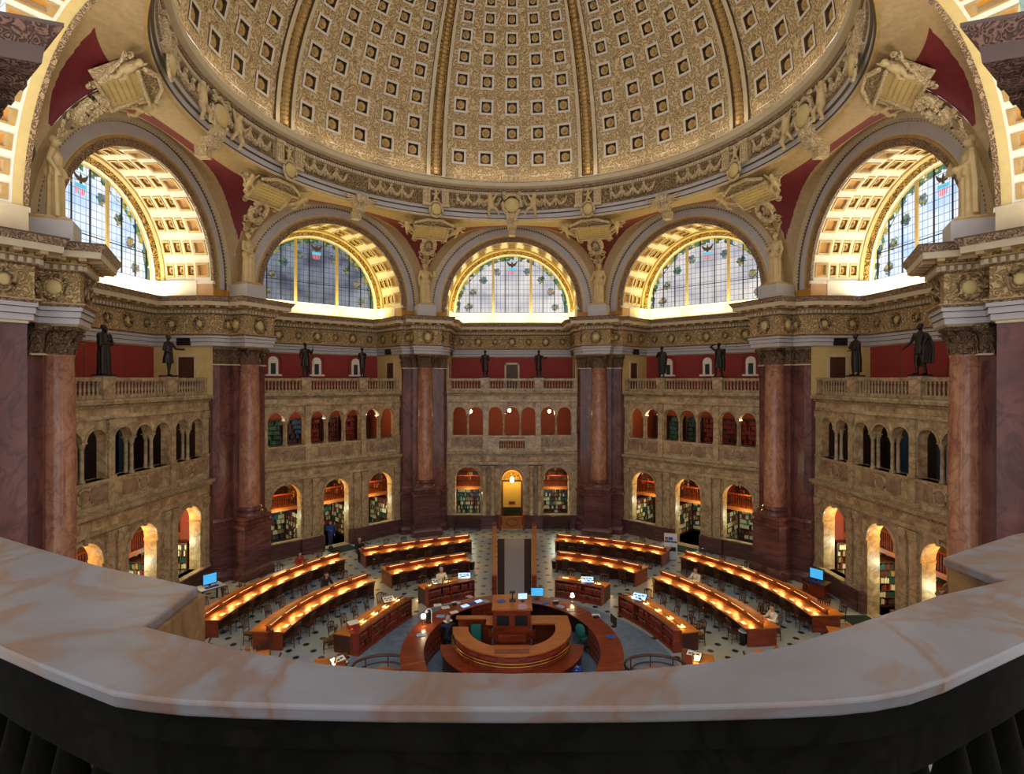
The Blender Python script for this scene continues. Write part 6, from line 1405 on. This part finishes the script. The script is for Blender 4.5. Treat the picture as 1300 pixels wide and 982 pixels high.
# ---- people
def person(loc, rz, lab, shirt, trousers, hair, seated=True, skin='skin', s=1.72, arms=None, build='short hair'):
    r = thing('person', place(loc.x, loc.y, loc.z, rz), lab, 'person', None)
    if seated:
        hz, dz = .70, -.225
        hd = head(.70, 0, .0, False, 0); tor = [('c', (0, .07, .3), (0, .05, .4), .08, .075), ('c', (0, .05, .4), (0, .03, .52), .075, .085), ('c', (-.08, .03, .555), (.08, .03, .555), .043, .043)]
        A = [((-.115, .03, .55), (-.15, -.04, .43), (-.07, -.19, .465)), ((.115, .03, .55), (.15, -.04, .43), (.07, -.2, .465))]
        lg = []
        for q in (-1, 1): lg += [('c', (q*.055, .07, .29), (q*.075, -.17, .3), .062, .045), ('c', (q*.075, -.17, .3), (q*.07, -.15, .05), .043, .026), ('c', (q*.07, -.14, .02), (q*.075, -.22, .02), .02, .017)]
        hy = 0
    else:
        hd = head(.93, 0, 0, False); tor = torso(.95); hz = .93; hy = 0
        A = arms or [((-.12, 0, .78), (-.15, .01, .63), (-.14, -.05, .49)), ((.12, 0, .78), (.15, .01, .63), (.14, -.05, .49))]
        lg = legs((-.055, -.02), (.06, .02))
    body = hd+[(q[0], q[1], q[2], q[3]*.9, q[4]*.9) for q in tor]+sum([arm(*a, r=(.028, .022, .017)) for a in A], [])+[(q[0], q[1], q[2], q[3]*.85, q[4]*.85) for q in lg]
    figure('body', skin, body, s, .016, r)
    sh = tor+[('c', (0, tor[0][1][1], tor[0][1][2]-.02), tor[0][2], .09, .083)]
    for a in A: e, w_ = Vector(a[1]), Vector(a[2]); sh += [('c', a[0], a[1], .044, .036), ('c', a[1], tuple(e.lerp(w_, .8)), .036, .028)]
    figure('shirt', shirt, sh, s*1.0, .016, r)
    figure('trousers', trousers, [q if i % 3 != 2 else ('c', q[1], q[2], .001, .001) for i, q in enumerate(lg) if i % 3 != 2]+[('c', (-.03, lg[0][1][1], lg[0][1][2]+.01), (.03, lg[0][1][1], lg[0][1][2]+.01), .075, .075)], s*1.01, .016, r)
    figure('shoes', 'plastic_black', [('c', q[1], q[2], q[3]*1.15, q[4]*1.15) for i, q in enumerate(lg) if i % 3 == 2], s, .014, r)
    hm = [('e', (0, hy+.022, hz+.034), .053, (1.02, 1.0, .8)), ('e', (0, hy+.034, hz+.005), .05, (1.03, .9, 1))]
    if build == 'long': hm += [('c', (0, hy+.04, hz), (0, hy+.045, hz-.1), .045, .035), ('c', (-.04, hy+.02, hz), (-.045, hy+.03, hz-.08), .025, .02), ('c', (.04, hy+.02, hz), (.045, hy+.03, hz-.08), .025, .02)]
    figure('hair', hair, hm, s, .012, r)
    for q in (-1, 1): m = MB().mat('black'); m.ball((q*.019*s, -.046*s, (hz+.002)*s), .0065*s, 6); m.build('eye', r)
    return r
def sitter(key, t, outer, lab, shirt, trousers, hair, wd=1.45, **k):
    q, nn = at_t(D[key], t, wd+.2 if outer else -.2); an = math.atan2(nn.y, nn.x)
    person(Vector((q.x, q.y, -.0)), an-PI/2+(0 if outer else PI), lab, shirt, trousers, hair, **k)
sitter('L1', .80, True, 'reader in a dark red top behind the long outer left desk', 'cl_red', 'cl_navy', 'hair_dark', build='long')
sitter('L2', .75, True, 'dark-haired reader in black behind the inner left desk', 'cl_black', 'cl_black', 'hair_dark', build='long')
sitter('LB1', .02, True, 'grey-haired reader in black at left end of the rear left desk', 'cl_black', 'cl_black', 'hair_grey')
sitter('L4b', .5, True, 'pink-faced reader in a white shirt behind the left aisle bookcase desk', 'cl_white', 'cl_navy', 'hair_grey', wd=1.0)
sitter('RB1', .05, True, 'dark-haired reader in a pale blue shirt at right end of the rear right desk', 'cl_pale', 'cl_navy', 'hair_dark')
sitter('R2', .8, True, 'reader in a cream top behind the far part of inner right desk', 'cl_white', 'cl_navy', 'hair_dark')
sitter('R2', .12, True, 'reader in a white shirt behind the near part of inner right desk', 'cl_white', 'cl_brown', 'hair_dark')
sitter('R6', .25, True, 'brown-haired reader in a patterned brown top at the parapet, right', 'cl_brown', 'cl_navy', 'hair_dark', build='long')
sitter('L6', .25, True, 'reader in dark blue just visible behind the left parapet block', 'cl_navy', 'cl_black', 'hair_dark')
p = up(569, 824, 0); person(Vector((p.x, p.y, .04)), rd(200), 'grey-haired clerk in dark blue seated inside the left counter', 'cl_navy', 'cl_black', 'hair_grey')
p = up(420, 695, 0); person(Vector((p.x, p.y, 0)), rd(60), 'person in a blue shirt and blue trousers standing in the open arch', 'cl_blue', 'cl_jean', 'hair_dark', False, arms=[((-.12, 0, .78), (-.17, -.06, .66), (-.16, -.18, .7)), ((.12, 0, .78), (.15, .01, .63), (.14, -.05, .49))])
p = up(732, 847, .5); r = thing('cushioned_stool', place(p.x, p.y, 0, .3), 'stool with a blue and white patterned cushion beside the issue desk', 'stool')
m = MB().mat('wood_dark'); m.lathe([(.2, .36), (.2, .4)], seg=16); m.build('seat', r)
for k in range(4): m = MB().mat('wood_dark'); a = k*PI/2; m.tube([(.14*math.cos(a), .14*math.sin(a), .37), (.18*math.cos(a), .18*math.sin(a), 0)], .018, 6); m.build('leg', r)
m = MB().mat('cl_blue'); m.ball((0, 0, .47), .22, 14, (1.1, 1.1, .38)); cu = m.build('cushion', r)
m = MB().mat('paper')
for k in range(14): a = random.uniform(0, 2*PI); q = random.uniform(.04, .19); m.ball((q*math.cos(a), q*math.sin(a), .535-q*q*1.2), .03, 6)
m.build('pattern_dot', cu)
# ================================================================== light and camera
w = bpy.data.worlds.new('World'); sc.world = w; w.use_nodes = True
w.node_tree.nodes['Background'].inputs[0].default_value = (.9, .85, .84, 1)
w.node_tree.nodes['Background'].inputs[1].default_value = 1.45
for b in BAYS:
    i = abs(b.i-3)
    if b.i in (0, 6):
        o = lightobj('vault_light', 'AREA', b.M @ Matrix.Translation((0, 2.4, 15.2)) @ Matrix.Rotation(PI, 4, 'X'), 420, (1, .9, .72), shape='RECTANGLE', size=8, size_y=.5)
        continue
    for u in (-3.2, 0, 3.2):
        o = lightobj('cove_light', 'AREA', b.M @ Matrix.Translation((u, 3.05, 15.12)) @ Matrix.Rotation(PI, 4, 'X'), 150 if i == 2 else 140, (1, .88, .6) if i == 2 else (1, .82, .3), shape='RECTANGLE', size=2.8, size_y=.3)
    for u in (-3.2, 0, 3.2):
        lightobj('arch_light', 'POINT', b.M @ Matrix.Translation((u, 1.8, 3.9)), 150 if i == 2 else 85, (1, .54, .13), shadow_soft_size=.015)
        if u or i: lightobj('shelf_light', 'POINT', b.M @ Matrix.Translation((u, 1.9, 2.1)), 75, (.85, 1, .75), shadow_soft_size=.015)
        lightobj('gallery_light', 'POINT', b.M @ Matrix.Translation((u, 2.6, 8.8)), 16, (1, .62, .3), shadow_soft_size=.015)
for k in range(14):
    a = rd(-126+252*k/13); lightobj('dome_fill_light', 'AREA', Matrix.Translation((12.3*math.sin(a), 12.3*math.cos(a), 24.05)) @ Matrix.Rotation(-a, 4, 'Z') @ Matrix.Rotation(PI-.75, 4, 'X'), 9, (1, .84, .62), shape='RECTANGLE', size=3.5, size_y=.15)  # faint fill lights added to brighten the dome
cd = bpy.data.cameras.new('camera'); cam = bpy.data.objects.new('camera', cd); COL.objects.link(cam)
cam.location = (0, CAMY, CAMZ); cam.rotation_euler = (PI/2, 0, 0); cd.sensor_width = 36; cd.sensor_fit = 'HORIZONTAL'; cd.lens = 36*F/1300
cd.shift_y = -9/1300; cd.clip_start = .05; cd.clip_end = 300; sc.camera = cam
vs = sc.view_settings; vs.view_transform = 'Standard'; vs.look = 'None'; vs.exposure = 0; vs.gamma = 1; vs.use_curve_mapping = False
sc.cycles.max_bounces = 6; sc.cycles.diffuse_bounces = 4; sc.cycles.use_denoising = True; sc.cycles.sample_clamp_indirect = 6
